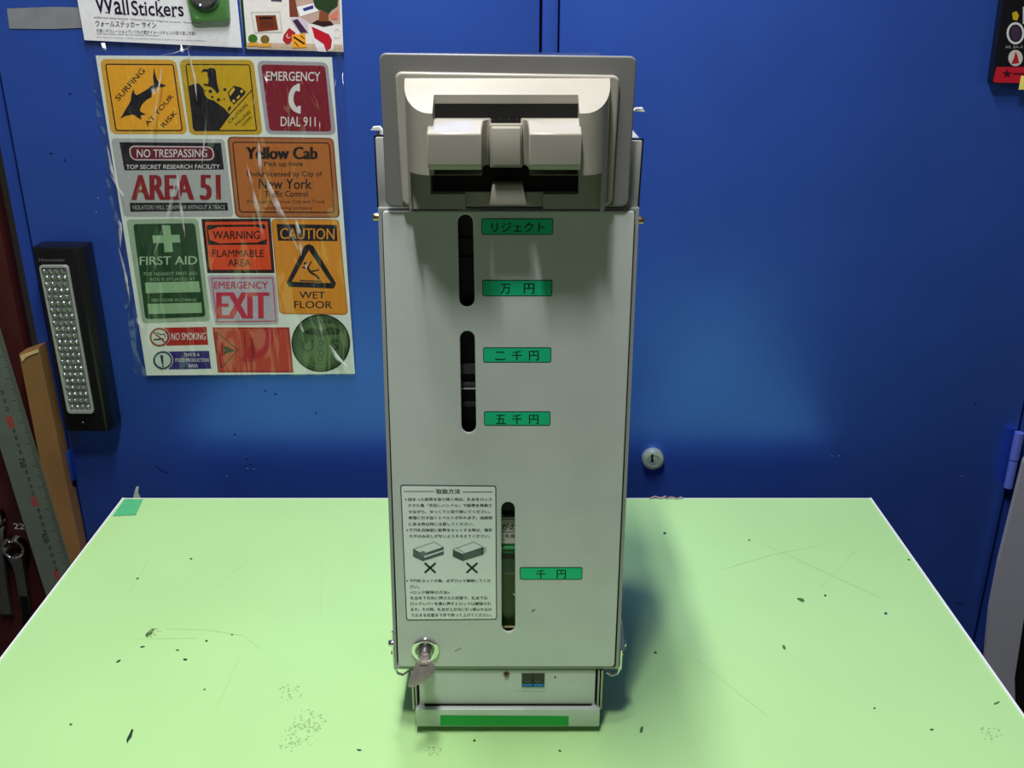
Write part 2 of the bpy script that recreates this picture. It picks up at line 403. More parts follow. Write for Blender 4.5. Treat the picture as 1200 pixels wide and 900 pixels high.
# wrenches
def wrench(name, cx, cy, r, hx, hy, label, extra=True):
    e = empty(name, P(cx, cy, BD - 0.012), label, 'wrench', 'wrenches hanging on the tool board')
    c = P(cx, cy, BD - 0.012); R = (X(cx + r, cy, BD - 0.012) - c.x)
    ring = bmesh.new(); n = 48
    prof = [(1.0, 0.0035), (0.97, -0.0035), (0.9, -0.0055), (0.78, -0.0055)]
    rows = []
    for k in range(n):
        t = 2 * math.pi * k / n; inner = 0.70 + 0.045 * math.cos(12 * t)
        rr = prof + [(inner, -0.0045), (inner, 0.0055), (0.9, 0.0055)]
        rows.append([ring.verts.new((c.x + R * q * math.cos(t), c.y + h, c.z + R * q * math.sin(t))) for q, h in rr])
    for k in range(n):
        A, B = rows[k], rows[(k + 1) % n]
        for j in range(len(A)): ring.faces.new((A[j], A[(j + 1) % len(A)], B[(j + 1) % len(A)], B[j]))
    from_bm('ring_head', ring, M_chrome, e, True)
    h = P(hx, hy, BD - 0.010); d = (h - c).normalized(); n_ = Vector((d.z, 0, -d.x))
    b = bmesh.new(); secs = []
    for s, wv, dy, th in [(R * 0.9, R * 0.82, 0.0, 0.004), (R * 1.5, R * 0.6, 0.002, 0.0034), (R * 2.6, R * 0.5, 0.004, 0.003), (R * 8, R * 0.46, 0.004, 0.003), (R * 10, R * 0.6, 0.004, 0.003)]:
        o = c + d * s; ring_ = []
        for ax, ay in [(-1, 0), (-0.75, -1), (0.75, -1), (1, 0), (0.75, 1), (-0.75, 1)]:
            ring_.append(b.verts.new(o + n_ * wv * ax + Vector((0, dy + th * ay, 0))))
        secs.append(ring_)
    for A, B in zip(secs, secs[1:]):
        for k in range(6): b.faces.new((A[k], A[(k + 1) % 6], B[(k + 1) % 6], B[k]))
    b.faces.new(secs[0]); b.faces.new(secs[-1])
    sh = from_bm('shank', b, M_steel, e, True)
    if extra:
        s1, s2 = c + d * R * 4.8, c + d * R * 8
        b = bmesh.new()
        box_bm(-R * 0.30, R * 0.30, -0.0006, 0.0, -R * 1.6, R * 1.6, b)
        ang = math.atan2(d.x, -d.z)
        bmesh.ops.rotate(b, matrix=Matrix.Rotation(-ang, 3, 'Y'), verts=b.verts)
        bmesh.ops.translate(b, vec=(s1 + s2) / 2 + Vector((0, 0.0005, 0)), verts=b.verts)
        from_bm('dark_inlay', b, M_blackgl, e)
    return e
wrench('ring_wrench', 17.5, 641.5, 14.5, 34, 745, 'chrome ring wrench hanging on the tool board below the chalked 22')
wrench('ring_wrench', -8, 605, 14, 4, 700, 'second wrench whose ring is cut off by the left edge', False)
for px, py in ((17.5, 633), (-8, 597)):
    c = P(px, py, BD); b = tube_bm([(c.x, BD + 0.002, c.z), (c.x, BD - 0.022, c.z), (c.x, BD - 0.024, c.z + 0.002)], 0.0022, 10)
    o = from_bm('hook_pin', b, M_steel, brd, True)

# ------------------------------------------------------------------ black work light with LED lens
e = empty('work_light', P(87, 400, WD), 'black magnetic work light with a long LED lens on the blue cabinet door', 'work light')
LD = WD - 0.030
fq = [(37, 290), (90, 289), (131, 500), (78, 508)]
fr = toplane([(38, 291), (91, 290), (127, 503), (75, 509)], LD)
bk = toplane([(38, 290), (105, 288), (139, 497), (77, 507)], WD - 0.002)
xb0, xb1 = min(p[0] for p in fr), max(p[0] for p in fr)
zt, zb = (fr[0][1] + fr[1][1]) / 2, (fr[2][1] + fr[3][1]) / 2
plan = [(xb0, WD - 0.001), (xb0 - 0.0, LD + 0.008), (xb0 + 0.004, LD), (xb1 - 0.002, LD), (xb1 + 0.003, LD + 0.009), (xb1 + 0.004, WD - 0.001)]
bm = prism_bm(plan, 'z', zb, zt, 0.0018)
from_bm('housing', bm, mat('black_rubber', (13, 13, 15), 0.36, var=0.1, bump=0.15, bscale=900), e, True)
ln = [(45, 311), (79, 311), (110, 485), (79, 485)]
curve_plate('lens_frame', [toplane(rq(*ln, 4), LD - 0.003), toplane(rq((47.5, 314), (77.5, 314), (107, 481), (81, 481), 3), LD - 0.003)], LD - 0.003, 0.004, mat('lens_rim', (170, 175, 172), 0.15, 0.3), e, 0.0004)
pr = up(LD - 0.0004); pr.quad([(46, 312), (78, 312), (109, 484), (80, 484)], 0, mat('lens_silver', (205, 212, 208), 0.25, 0.85, var=0.1)); pr.obj('reflector', e)
b = bmesh.new()
rows_n = 22
for r in range(rows_n):
    t = (r + 0.5) / rows_n
    for c in range(4):
        s = (c + 0.5 + (0.25 if r % 2 else -0.0)) / 4.25
        xx = (47.5 + (81 - 47.5) * t) * (1 - s) + (77.5 + (107 - 77.5) * t) * s; yy = 314 + (481 - 314) * t
        p = P(xx, yy, LD - 0.0005)
        q = bmesh.new(); bmesh.ops.create_uvsphere(q, u_segments=10, v_segments=6, radius=0.0027); bmesh.ops.translate(q, vec=p, verts=q.verts); join(b, q)
o = from_bm('led_domes', b, mat('clear_led', (165, 172, 170), 0.08, 0.8, var=0.1), e, True); o['kind'] = 'stuff'; o['label'] = 'rows of clear LED domes'
c = P(96.5, 500 - 2, LD); b = lathe_bm([(0.0, 0.0028), (0.0045, 0.0025), (0.0055, 0.0012), (0.0058, -0.001), (0.0, -0.001)]); bmesh.ops.translate(b, vec=c, verts=b.verts)
from_bm('switch_button', b, M_blackgl, e, True)
pr = up(LD); pr.tx('Horontain', 45.5, 302.5, 75.5, 306.5, 1, ink(95, 95, 105), 0.01); pr.obj('lettering', e)

# ------------------------------------------------------------------ sticker sheet (flat on the door)
SD = WD - 0.004
sheet = empty('sticker_sheet', P(270, 440, SD), 'white sheet of warning stickers hanging in a clear bag on the blue cabinet', 'sticker sheet')
pr = up(SD); pr.quad([(112, 65), (389, 67), (416, 438), (172, 440)], 0, M_white); pr.obj('backing_sheet', sheet)
K = ink(30, 22, 20); Kb = ink(28, 26, 34)
def sticker(label, build, letters=None):
    pr = up(SD); build(pr); st = pr.obj('sticker', sheet, label)
    if letters:
        pr = up(SD); letters(pr); pr.obj('lettering', st)
Yo, Yd = ink(238, 170, 40), ink(205, 165, 30)
def rot_tx(pr, s, a, b, h, L, m, bold=0.0):
    """text whose baseline runs from a to b, h = letter height in px"""
    a, b = Vector(a), Vector(b); d = (b - a).normalized(); n = Vector((d.y, -d.x)) * h
    pr.text(s, [tuple(a + n), tuple(b + n), tuple(b), tuple(a)], L, m, bold)
def z3(pts, ox, oy, k): return [(ox + x / k, oy + y / k) for x, y in pts]
# 1 shark
def f(p):
    p.quad([(117, 69), (206, 70), (220, 157), (130, 157)], 1, ink(222, 165, 60), 7)
    p.frame([(123, 74.5), (203.5, 75), (214.5, 153.5), (135.5, 153.5)], 1.4, 2, K, 3)
    p.quad([(124.4, 76), (202.3, 76.3), (213, 152.2), (137, 152.2)], 1.5, ink(240, 168, 42), 2)
    p.poly(z3([(566, 150), (575, 205), (592, 262), (612, 298), (680, 322), (640, 336), (590, 335), (575, 375), (548, 385), (540, 432), (500, 450), (450, 500), (432, 545), (438, 565), (490, 592), (440, 600), (446, 640), (410, 620), (385, 600), (370, 592), (300, 605), (250, 632), (290, 560), (345, 470), (355, 400), (372, 352), (385, 400), (405, 412), (470, 375), (520, 345), (530, 328), (565, 318), (556, 240)], 110, 60, 8), 3, Kb)
def g(p):
    rot_tx(p, 'SURFING', (139.5, 118.5), (170.5, 83.5), 6.6, 3, K, 0.02)
    rot_tx(p, 'AT YOUR', (173.5, 148), (204, 113.5), 5.6, 3, K, 0.02)
    rot_tx(p, 'RISK', (192, 150), (208.5, 132.5), 5.6, 3, K, 0.02)
sticker('yellow SURFING AT YOUR RISK sticker with a shark', f, g)
# 2 falling cows
def f(p):
    p.quad([(210, 70), (297, 70), (308, 158), (222, 158)], 1, ink(200, 160, 48), 7)
    p.frame([(217, 74.8), (293, 75.2), (301.5, 153.5), (227, 153.5)], 1.3, 2, K, 3)
    p.quad([(218, 76.2), (292, 76.2), (300.3, 152.4), (228, 152.4)], 1.5, ink(204, 164, 28), 2)
    S = lambda pts: z3(pts, 215, 65, 9.474)
    p.poly(S([(62, 340), (135, 305), (180, 315), (225, 370), (240, 440), (275, 480), (340, 500), (400, 545), (460, 590), (500, 640), (522, 655), (395, 830), (125, 830), (105, 800)]), 3, Kb)
    p.poly(S([(200, 180), (225, 150), (270, 152), (300, 136), (345, 145), (360, 170), (368, 250), (380, 330), (400, 400), (370, 420), (350, 385), (310, 350), (270, 340), (225, 325), (220, 312), (275, 318), (280, 270), (268, 220), (268, 185), (235, 175), (205, 190)]), 3, Kb)
    for x, y, r in [(300, 397, 22), (320, 460, 15), (390, 490, 20), (460, 377, 20), (455, 483, 9), (245, 390, 10), (240, 340, 6)]: p.ell(*z3([(x, y)], 215, 65, 9.474)[0], r / 9.474, r / 9.474 * 0.85, 3, Kb, 8)
    p.poly(S([(492, 410), (560, 335), (640, 355), (690, 400), (680, 430), (560, 545), (520, 500)]), 3, Kb)
    p.poly(S([(505, 415), (560, 350), (575, 380), (520, 450)]), 4, ink(214, 180, 40))
    p.ell(*z3([(560, 505)], 215, 65, 9.474)[0], 1.8, 2.0, 4, ink(214, 180, 60), 8); p.ell(*z3([(648, 398)], 215, 65, 9.474)[0], 1.8, 2.0, 4, ink(214, 180, 60), 8)
    p.poly(S([(590, 465), (625, 435), (630, 460), (600, 488)]), 4, ink(214, 180, 60))
    p.poly(S([(490, 600), (515, 560), (533, 575), (505, 618)]), 3, Kb)
    p.line(S([(520, 650), (757, 385)]), 1.0, 3, Kb)
def g(p):
    rot_tx(p, 'CAUTION', (269.5, 145), (290.5, 123.5), 3.6, 3, K, 0.02)
    rot_tx(p, 'FALLING', (277.5, 147.5), (294, 131.5), 3.2, 3, K, 0.01)
    rot_tx(p, 'COWS', (285, 148.5), (295.5, 138), 3.2, 3, K, 0.01)
sticker('darker yellow CAUTION FALLING COWS sticker with a car', f, g)
# 3 emergency
WH = ink(222, 214, 214)
def f(p):
    p.quad([(301, 71), (384, 73), (394, 158), (312, 157)], 1, ink(168, 160, 170), 7)
    p.quad([(306, 75.5), (381, 77), (388.5, 154), (316, 153)], 2, ink(132, 26, 44), 4)
    q = []
    for k in range(11):
        t = math.pi * (0.5 + k / 10); q.append((350.5 + 12.5 * math.cos(t), 115.5 - 17 * math.sin(t)))
    q2 = [(350.5 + 6.5 * math.cos(math.pi * (0.5 + k / 10)), 115.5 - 11 * math.sin(math.pi * (0.5 + k / 10))) for k in range(10, -1, -1)]
    p.poly(q + q2, 3, WH); p.rect(348, 98, 351.5, 107, 3, WH); p.rect(349, 124, 352.5, 133, 3, WH)
def g(p):
    p.tx('EMERGENCY', 312, 83.5, 375.5, 94.5, 3, WH, 0.01, 0.012); p.tx('DIAL 911', 329, 136.5, 370, 148, 3, WH, 0.01, 0.01)
sticker('dark red EMERGENCY DIAL 911 sticker with a telephone receiver', f, g)
# 4 area 51
def f(p):
    p.quad([(130, 162), (263, 163), (274, 254), (145, 254)], 1, ink(176, 178, 178), 5)
    p.quad([(140, 166.5), (259, 167.5), (262.5, 198.5), (146, 199.5)], 2, Kb)
    p.frame([(150.5, 170.5), (250, 171.5), (252, 188), (153.5, 188)], 1.6, 3.5, ink(205, 185, 190), 7)
    p.quad([(151.5, 171.5), (249.5, 172.5), (251, 187), (154.5, 187)], 3, ink(105, 28, 45), 6)
    p.quad([(152, 237.5), (266.5, 237.5), (267.5, 246.5), (153, 248)], 2, Kb)
def g(p):
    p.tx('NO TRESPASSING', 160.5, 175, 243, 184.5, 4, WH, 0.01, -0.005); p.tx('TOP SECRET RESEARCH FACILITY', 148, 193, 258, 198, 4, WH, 0.01, -0.005)
    p.tx('AREA 51', 155, 205, 257, 234.5, 3, ink(140, 28, 40), 0.07, -0.004, 0.02)
    p.tx('VIOLATORS WILL DISAPPEAR WITHOUT A TRACE', 155, 240.5, 264, 245.5, 4, ink(180, 180, 180), 0.0, -0.003)
sticker('white NO TRESPASSING AREA 51 sticker', f, g)
# 5 yellow cab
def f(p):
    p.quad([(266, 160), (391, 161.5), (398.5, 255.5), (276, 255)], 1, ink(125, 68, 38), 6)
    p.quad([(268, 161.6), (390, 162.8), (396.6, 254), (277.6, 253.6)], 1.5, ink(176, 104, 60), 5)
    p.frame([(272, 166), (386.5, 167), (392.5, 249.5), (280.5, 249)], 1.3, 2, K, 4)
    p.quad([(273.2, 167.3), (385.4, 168.2), (391.3, 248.3), (281.6, 247.8)], 1.8, ink(184, 106, 48), 3)
def g(p):
    p.tx('Yellow Cab', 289, 172, 371.5, 186.5, 3, K, 0.09); p.tx('Pick up here', 310, 189, 355, 196.5, 3, K, 0.01)
    p.tx('Under licensed by City of', 289, 200.5, 377.5, 208.5, 3, K, 0.01); p.tx('New York', 303.5, 209.5, 365, 221.5, 3, K, 0.025)
    p.tx('Traffic Control', 310, 223.5, 361, 230.5, 3, K, 0.01); p.tx('Produced by Yellow Cab and Truck', 290, 234, 381, 239.5, 3, K, 0.0)
    p.tx('manufacturing company', 306, 241.5, 366, 246.5, 3, K, 0.0)
sticker('brown and orange Yellow Cab pick up sticker', f, g)
# 6 first aid
GW = ink(150, 185, 145)
def f(p):
    p.quad([(148, 257), (232, 256), (247, 376), (167, 379)], 1, ink(160, 182, 155), 5)
    p.quad([(156, 262.5), (228.5, 261.5), (241, 371), (170.5, 374)], 2, ink(38, 72, 44), 4)
    p.quad([(190, 264), (199.5, 264), (203, 295), (193, 295.5)], 3, GW); p.quad([(178.5, 276), (210.5, 275), (211.5, 284), (180, 285)], 3, GW)
    p.quad([(170, 331), (233, 329.5), (235, 342), (171, 343.5)], 3, GW); p.quad([(173, 356), (236, 354.5), (237, 366.5), (174.5, 368)], 3, GW)
def g(p):
    p.tx('FIRST AID', 164, 300.5, 231, 310.5, 3, ink(170, 195, 165), 0.03, -0.01)
    p.tx('THE NEAREST FIRST AID', 168, 319, 231, 323, 3, GW, 0, -0.01); p.tx('BOX IS SITUATED AT', 176, 325.5, 229, 329, 3, GW, 0, -0.01)
    p.tx('FIRST AIDER IN CHARGE', 178, 350, 230, 353.5, 3, GW, 0, -0.01)
sticker('dark green FIRST AID sticker with a white cross', f, g)
# 7 warning
OR = ink(228, 78, 40)
def f(p):
    p.quad([(236, 256.5), (317, 256), (322, 320), (243, 320)], 1, ink(52, 26, 26), 1)
    p.quad([(240, 260), (313.5, 259.5), (318, 316), (246, 316)], 2, OR, 1)
    p.quad([(242, 263.5), (311, 263), (313, 286.5), (244, 287)], 2.5, K, 2)
    p.poly([(244, 270), (256, 266), (300, 265.5), (311, 268.5), (312, 280), (302, 284), (257, 285), (246, 281)], 3, OR)
def g(p):
    p.tx('WARNING', 249.5, 270.5, 304.5, 280, 4, K, 0.03); p.tx('FLAMMABLE', 249, 292.5, 309.5, 301, 3, K, 0.02); p.tx('AREA', 267, 303.5, 294, 312, 3, K, 0.02)
sticker('orange-red WARNING FLAMMABLE AREA sticker', f, g)
# 8 caution wet floor
def f(p):
    p.quad([(317.5, 256.5), (397.5, 257), (408, 369), (327.5, 368)], 1, ink(192, 120, 40), 5)
    p.quad([(319, 258), (396, 258.5), (406.3, 367.5), (329, 366.5)], 1.5, ink(222, 142, 40), 4)
    p.quad([(324, 262.5), (394.5, 263.5), (395.5, 282.5), (326, 282)], 2, Kb)
    p.frame([(361, 286), (362, 286), (393, 337), (337, 336)], 0.1, 2, K, 0.2)
    p.poly([(362, 286), (367, 288), (394, 332), (391, 338), (339, 336), (336, 331), (357, 288)], 2, Kb)
    p.poly([(362, 293), (388, 331.5), (342, 330)], 3, ink(222, 142, 40))
    p.ell(358, 308.5, 2, 2, 4, Kb, 10); p.line([(359, 311), (364, 319), (371, 323), (374, 327)], 2.4, 4, Kb); p.line([(354, 313), (361, 314), (365, 306)], 1.4, 4, Kb); p.line([(364, 318), (374, 316)], 1.6, 4, Kb); p.line([(351, 328.5), (377, 329.5)], 1.3, 4, Kb)
def g(p):
    p.tx('CAUTION', 328.5, 267, 392, 280, 3, ink(222, 142, 40), 0.02, 0.01); p.tx('WET', 351, 341.5, 381, 349.5, 2, K, 0.03, 0.01); p.tx('FLOOR', 345, 352.5, 389, 361, 2, K, 0.03, 0.01)
sticker('orange CAUTION WET FLOOR sticker with a slipping figure', f, g)
# 9 exit
RDx = ink(196, 48, 74)
def f(p):
    p.quad([(243, 322.5), (323, 322), (327, 380), (252, 381)], 1, ink(186, 178, 192), 4)
    p.frame([(247.5, 325.5), (320, 325), (324, 376.5), (254, 377.5)], 1.0, 2, RDx, 1)
def g(p):
    p.tx('EMERGENCY', 251, 330, 314, 338, 3, RDx, 0.02); p.tx('EXIT', 255, 342.5, 314, 373, 3, RDx, 0.08, 0, 0.02)
sticker('white EMERGENCY EXIT sticker with red letters', f, g)
# 10 no smoking
def f(p):
    p.quad([(190, 384), (242, 383), (244, 404), (195, 405)], 1, ink(178, 36, 34))
    p.ell(187, 395, 12, 11.5, 2, ink(214, 214, 206)); p.ring(187, 395, 11.5, 11, 2.2, 3, ink(150, 40, 40))
    p.line([(179, 388), (195, 402)], 1.8, 4, ink(150, 40, 40)); p.line([(180, 398), (192, 397)], 2, 3, K); p.line([(184, 389), (188, 392), (192, 391), (194, 395)], 1.2, 3, K)
def g(p): p.tx('NO SMOKING', 201, 390, 241, 398.5, 2, WH, 0.015, -0.01)
sticker('red NO SMOKING sticker', f, g)
# 11 food production
def f(p):
    p.quad([(194, 412), (245, 411), (247.5, 432), (198, 433)], 1, ink(52, 44, 120))
    p.ell(191, 422, 12, 11.5, 2, ink(200, 212, 204)); p.ring(191, 422, 11.2, 10.6, 2, 3, ink(30, 50, 84))
    p.poly([(187.6, 416), (191.2, 416), (191.8, 427), (190, 427)], 3, K); p.ell(191, 429, 1.2, 1.2, 3, K, 8)
def g(p):
    p.tx('THIS IS A', 215.5, 413.5, 234, 417.5, 2, WH, 0.01); p.tx('FOOD PRODUCTION', 205.5, 419.8, 245, 424, 2, WH, 0.01); p.tx('AREA', 220.5, 426.5, 232, 430.5, 2, WH, 0.01)
sticker('dark blue THIS IS A FOOD PRODUCTION AREA sticker', f, g)
# 12 red hazard
def f(p):
    p.quad([(249, 383.5), (339, 383.5), (344, 436.5), (255.5, 436.5)], 1, ink(172, 46, 46))
    p.quad([(251.5, 385.5), (337, 385.5), (342, 434.5), (257.5, 434.5)], 2, ink(196, 74, 58))
    p.poly([(300, 385.5), (330, 385.5), (310, 415), (296, 424), (280, 424), (294, 405)], 2.5, ink(190, 50, 60))
    p.line([(254, 389), (279, 410), (259.5, 431), (254, 389)], 0.9, 3, K)
    p.poly([(262, 405), (268, 407), (276, 411), (268, 413), (262, 415.5), (264, 410)], 3, Kb)
    p.line([(261, 404), (260, 416)], 0.9, 3, Kb)
def g(p):
    rot_tx(p, 'WARNING', (293, 395), (296, 424), 3.6, 3, K, 0.0); rot_tx(p, 'FLAMMABLE SOLID', (285, 388), (288, 430), 2.6, 3, ink(130, 40, 50), 0.0)
sticker('red hazard sticker with a black flame triangle', f, g)
# 13 round US
def f(p):
    p.ell(376, 402, 34.5, 34, 1, ink(30, 48, 30), 44); p.ell(376, 402, 32, 31.5, 2, ink(80, 104, 66), 44); p.ring(376, 402, 30.5, 30, 0.9, 3, ink(38, 56, 36), 44)
    p.poly([(354, 390), (364, 384), (376, 387), (388, 383), (400, 386), (396, 392), (384, 392), (376, 395), (366, 392)], 3, ink(42, 58, 40))
    for k in range(5): p.ring(376 + (k % 2) * 2 - 1, 396 + k * 6, 3, 3.6, 1.0, 3, ink(40, 56, 38), 12)
def g(p):
    p.tx('U', 355, 399, 367, 412, 3, ink(40, 58, 38), 0.04); p.tx('S', 388, 398, 397, 410, 3, ink(40, 58, 38), 0.04)
    p.tx('U.S. ARMY', 360, 375, 394, 379, 3, ink(44, 62, 42), 0.01); p.tx('Military', 367, 425, 387, 429, 3, ink(44, 62, 42), 0.0)
sticker('round olive green US sticker', f, g)

# header card
HD = WD - 0.0045
hc = empty('header_card', P(190, 50, HD), 'white Wall Stickers header card above the sticker sheet', 'card')
pr = up(HD); pr.quad([(80, -60), (272, -60), (283.5, 56), (99, 47)], 0, ink(222, 222, 228)); pr.obj('card', hc)
pr = up(HD); DK = ink(28, 24, 50)
# serif letters: thin letters with little feet
pr.tx('Wall', 109, -7, 149, 15.5, 2, DK, 0.012, 0.05, 0.13); pr.tx('Stickers', 153, 0.5, 214, 18, 2, DK, 0.012, 0.02, 0.1)
for x, y, s in [(137.5, 15.8, 6), (146, 16.3, 6), (126, 14.5, 5), (170, 17, 5), (190, 18.6, 6.5), (203.5, 18.8, 5), (111, -5.5, 8), (119, -5.2, 8), (128, -4.9, 6), (163, 17.8, 0.5), (136, -5, 3), (144.5, -4.2, 3), (186, 0.2, 3)]:
    pr.line([(x - s / 2, y), (x + s / 2, y + 0.3)], 0.9, 3, DK)
pr.tx('ADESIVOS PARA PAREDE · MODELS PLACAS / Pegatinas de pared · Modelos Placas', 110, 19.3, 237, 21.6, 2, DK, 0, 0.056)
pr.tx('ウォールステッカー サイン', 112, 23.8, 183, 31, 2, DK, 0.015, 0.03)
pr.tx('可愛いデコレーションでいつもの壁がイメージチェンジ!取り直し可能!', 113, 33.8, 229, 38, 2, DK, 0.0, 0.028)
pr.tx('Cute decoration makes the wall exciting. Removable!', 113.5, 38.6, 186, 40.6, 2, DK, 0, 0.03)
pr.tx('Para decorar a parede e deixar o ambiente diferente. É possivel usar em vários ambientes.', 114, 42.6, 242, 44.4, 2, DK, 0, 0.035)
pr.obj('lettering', hc)
# photo card
pc = empty('photo_card', P(344, 60, HD), 'photo card with plants, a mug and small stickers right of the header card', 'card')
pr = up(HD); pr.quad([(275, -60), (398, -60), (402.5, 61), (286.5, 57)], 0, ink(226, 222, 220)); pr.obj('card', pc)
pr = up(HD); pr.poly([(276, -60), (280, -60), (289.5, 57.2), (286.5, 57)], 1, ink(10, 60, 30)); S = lambda pts: z3(pts, 280, 0, 8.571)
br = ink(120, 60, 42)
pr.poly(S([(500, -40), (560, -40), (600, 170), (510, 170)]), 1, br)
pr.poly(S([(560, -40), (1010, -40), (1020, 240), (720, 240), (600, 160)]), 1, ink(190, 160, 150))
pr.poly(S([(70, 470), (330, 430), (520, 440), (750, 440), (1040, 450), (1045, 520), (75, 480)]), 1, ink(196, 172, 150))
pr.poly(S([(115, 120), (415, 115), (440, 330), (155, 335)]), 1, ink(196, 190, 186)); pr.poly(S([(130, 135), (405, 130), (425, 318), (165, 322)]), 2, ink(224, 220, 216))
pr.poly(S([(165, 155), (370, 152), (397, 300), (190, 318)]), 3, ink(118, 52, 30)); pr.poly(S([(205, 172), (340, 170), (343, 190), (208, 194)]), 4, K)
for i in range(4): pr.line(S([(210 + i * 3, 215 + i * 20), (345 + i * 3, 213 + i * 20)]), 0.5, 4, K)
pr.poly(S([(320, -10), (430, -10), (432, 15), (325, 10)]), 2, ink(70, 60, 90))
pr.poly(S([(580, 70), (760, 30), (800, 110), (615, 165)]), 2, ink(235, 235, 238)); pr.poly(S([(640, 85), (745, 50), (750, 85), (655, 112)]), 3, ink(50, 50, 130))
pr.poly(S([(515, 190), (600, 170), (690, 215), (700, 330), (620, 335)]), 2, ink(208, 190, 205)); pr.poly(S([(540, 205), (590, 190), (690, 325), (620, 330)]), 3, ink(60, 40, 70))
pr.poly(S([(505, 280), (570, 330), (520, 430), (480, 445), (440, 400), (450, 350)]), 3, ink(176, 34, 44)); pr.ring(*S([(500, 360)])[0], 2.6, 2.8, 1, 4, WH, 10, 0.6, 4.2)
pr.poly(S([(530, 350), (665, 335), (680, 475), (540, 480)]), 4, ink(238, 160, 40)); pr.line(S([(550, 370), (660, 440)]), 2, 5, K); pr.line(S([(560, 420), (600, 465)]), 1, 5, K); pr.line(S([(620, 355), (660, 390)]), 1, 5, K)
pr.poly(S([(725, 240), (965, 255), (950, 500), (880, 520), (790, 515), (740, 380)]), 2, ink(228, 226, 232)); pr.ring(*S([(985, 330)])[0], 4.6, 6.2, 1.4, 2, ink(228, 226, 232), 16)
pr.poly(S([(730, 265), (905, 345), (935, 400), (925, 480), (880, 520), (850, 440), (760, 380)]), 3, ink(186, 24, 44))
pr.poly(S([(730, 235), (790, 200), (920, 210), (955, 250), (850, 270)]), 3, ink(50, 28, 26)); pr.poly(S([(810, 110), (900, 110), (905, 215), (800, 210)]), 3, ink(130, 72, 44))
pr.poly(S([(740, -30), (1000, -30), (990, 60), (930, 100), (900, 140), (850, 105), (790, 90), (760, 60)]), 4, ink(40, 62, 34))
pr.poly(S([(910, 160), (1000, 90), (990, 195), (930, 190)]), 3, ink(210, 120, 100))
for cx, cy, r, m in [(140, 385, 48, ink(60, 110, 34)), (262, 392, 46, ink(120, 96, 40))]: 
    pr.ell(*S([(cx, cy)])[0], r / 8.57, r / 8.57 * 0.9, 3, m, 9)
    pr.poly(S([(cx - 55, cy + 45), (cx + 60, cy + 38), (cx + 62, cy + 75), (cx - 55, cy + 80)]), 3.5, ink(214, 158, 60))
pr.obj('printed_picture', pc)
# green clip
CD = WD - 0.011
M_gclip = mat('green_clear_plastic', (0.14, 0.36, 0.11), 0.12, var=0.1, srgb=False, trans=0.35)
cl = empty('magnet_clip', P(248, 20, CD), 'transparent green magnetic clip holding the header card', 'clip')
from_bm('clip_body', prism_bm(toplane([(212, -35), (265, -35), (268.5, 20), (265, 24), (228, 25.5), (223.5, 22)], CD), 'y', CD, WD - 0.006, 0.0012), M_gclip, cl, True)
c = P(240, -8, CD); b = lathe_bm([(0.0, 0.001), (0.011, 0.001), (0.0125, 0.003), (0.0145, 0.0035), (0.0155, 0.0), (0.0, 0.0)]); bmesh.ops.translate(b, vec=c, verts=b.verts)
from_bm('metal_button', b, M_chrome, cl, True)
# grey tape strip
box_ = up(WD - 0.0008); box_.poly([(8, 10), (60, 8), (112, 9), (112, 32), (60, 34), (11, 33.5)], 0, mat('grey_cloth_tape', (126, 128, 134), 0.5, var=0.08, scale=60)); 
tag(box_.obj('tape_strip'), 'short grey tape strip on the cabinet door left of the header card', 'tape')

# clear bag
def film_mat():
    m = bpy.data.materials.new('clear_film'); m.use_nodes = True; nt = m.node_tree; nt.nodes.clear()
    out = nt.nodes.new('ShaderNodeOutputMaterial'); mx = nt.nodes.new('ShaderNodeMixShader'); tr = nt.nodes.new('ShaderNodeBsdfTransparent'); gl = nt.nodes.new('ShaderNodeBsdfGlossy')
    tr.inputs['Color'].default_value = (0.93, 0.95, 0.95, 1); gl.inputs['Roughness'].default_value = 0.2
    mx.inputs['Fac'].default_value = 0.10
    tc = nt.nodes.new('ShaderNodeTexCoord'); mp = nt.nodes.new('ShaderNodeMapping'); mp.inputs['Scale'].default_value = (36, 1, 9); mp.inputs['Rotation'].default_value = (0, 0.12, 0)
    n = nt.nodes.new('ShaderNodeTexNoise'); n.inputs['Scale'].default_value = 1.0; n.inputs['Detail'].default_value = 1.5; n.inputs['Distortion'].default_value = 0.6
    bp = nt.nodes.new('ShaderNodeBump'); bp.inputs['Strength'].default_value = 0.9; bp.inputs['Distance'].default_value = 0.06
    nt.links.new(tc.outputs['Object'], mp.inputs['Vector']); nt.links.new(mp.outputs['Vector'], n.inputs['Vector']); nt.links.new(n.outputs['Fac'], bp.inputs['Height'])
    nt.links.new(bp.outputs['Normal'], gl.inputs['Normal']); nt.links.new(tr.outputs[0], mx.inputs[1]); nt.links.new(gl.outputs[0], mx.inputs[2]); nt.links.new(mx.outputs[0], out.inputs[0])
    return m
bag = bmesh.new(); nx, nz = 70, 90; grid = []
from mathutils import noise as mn
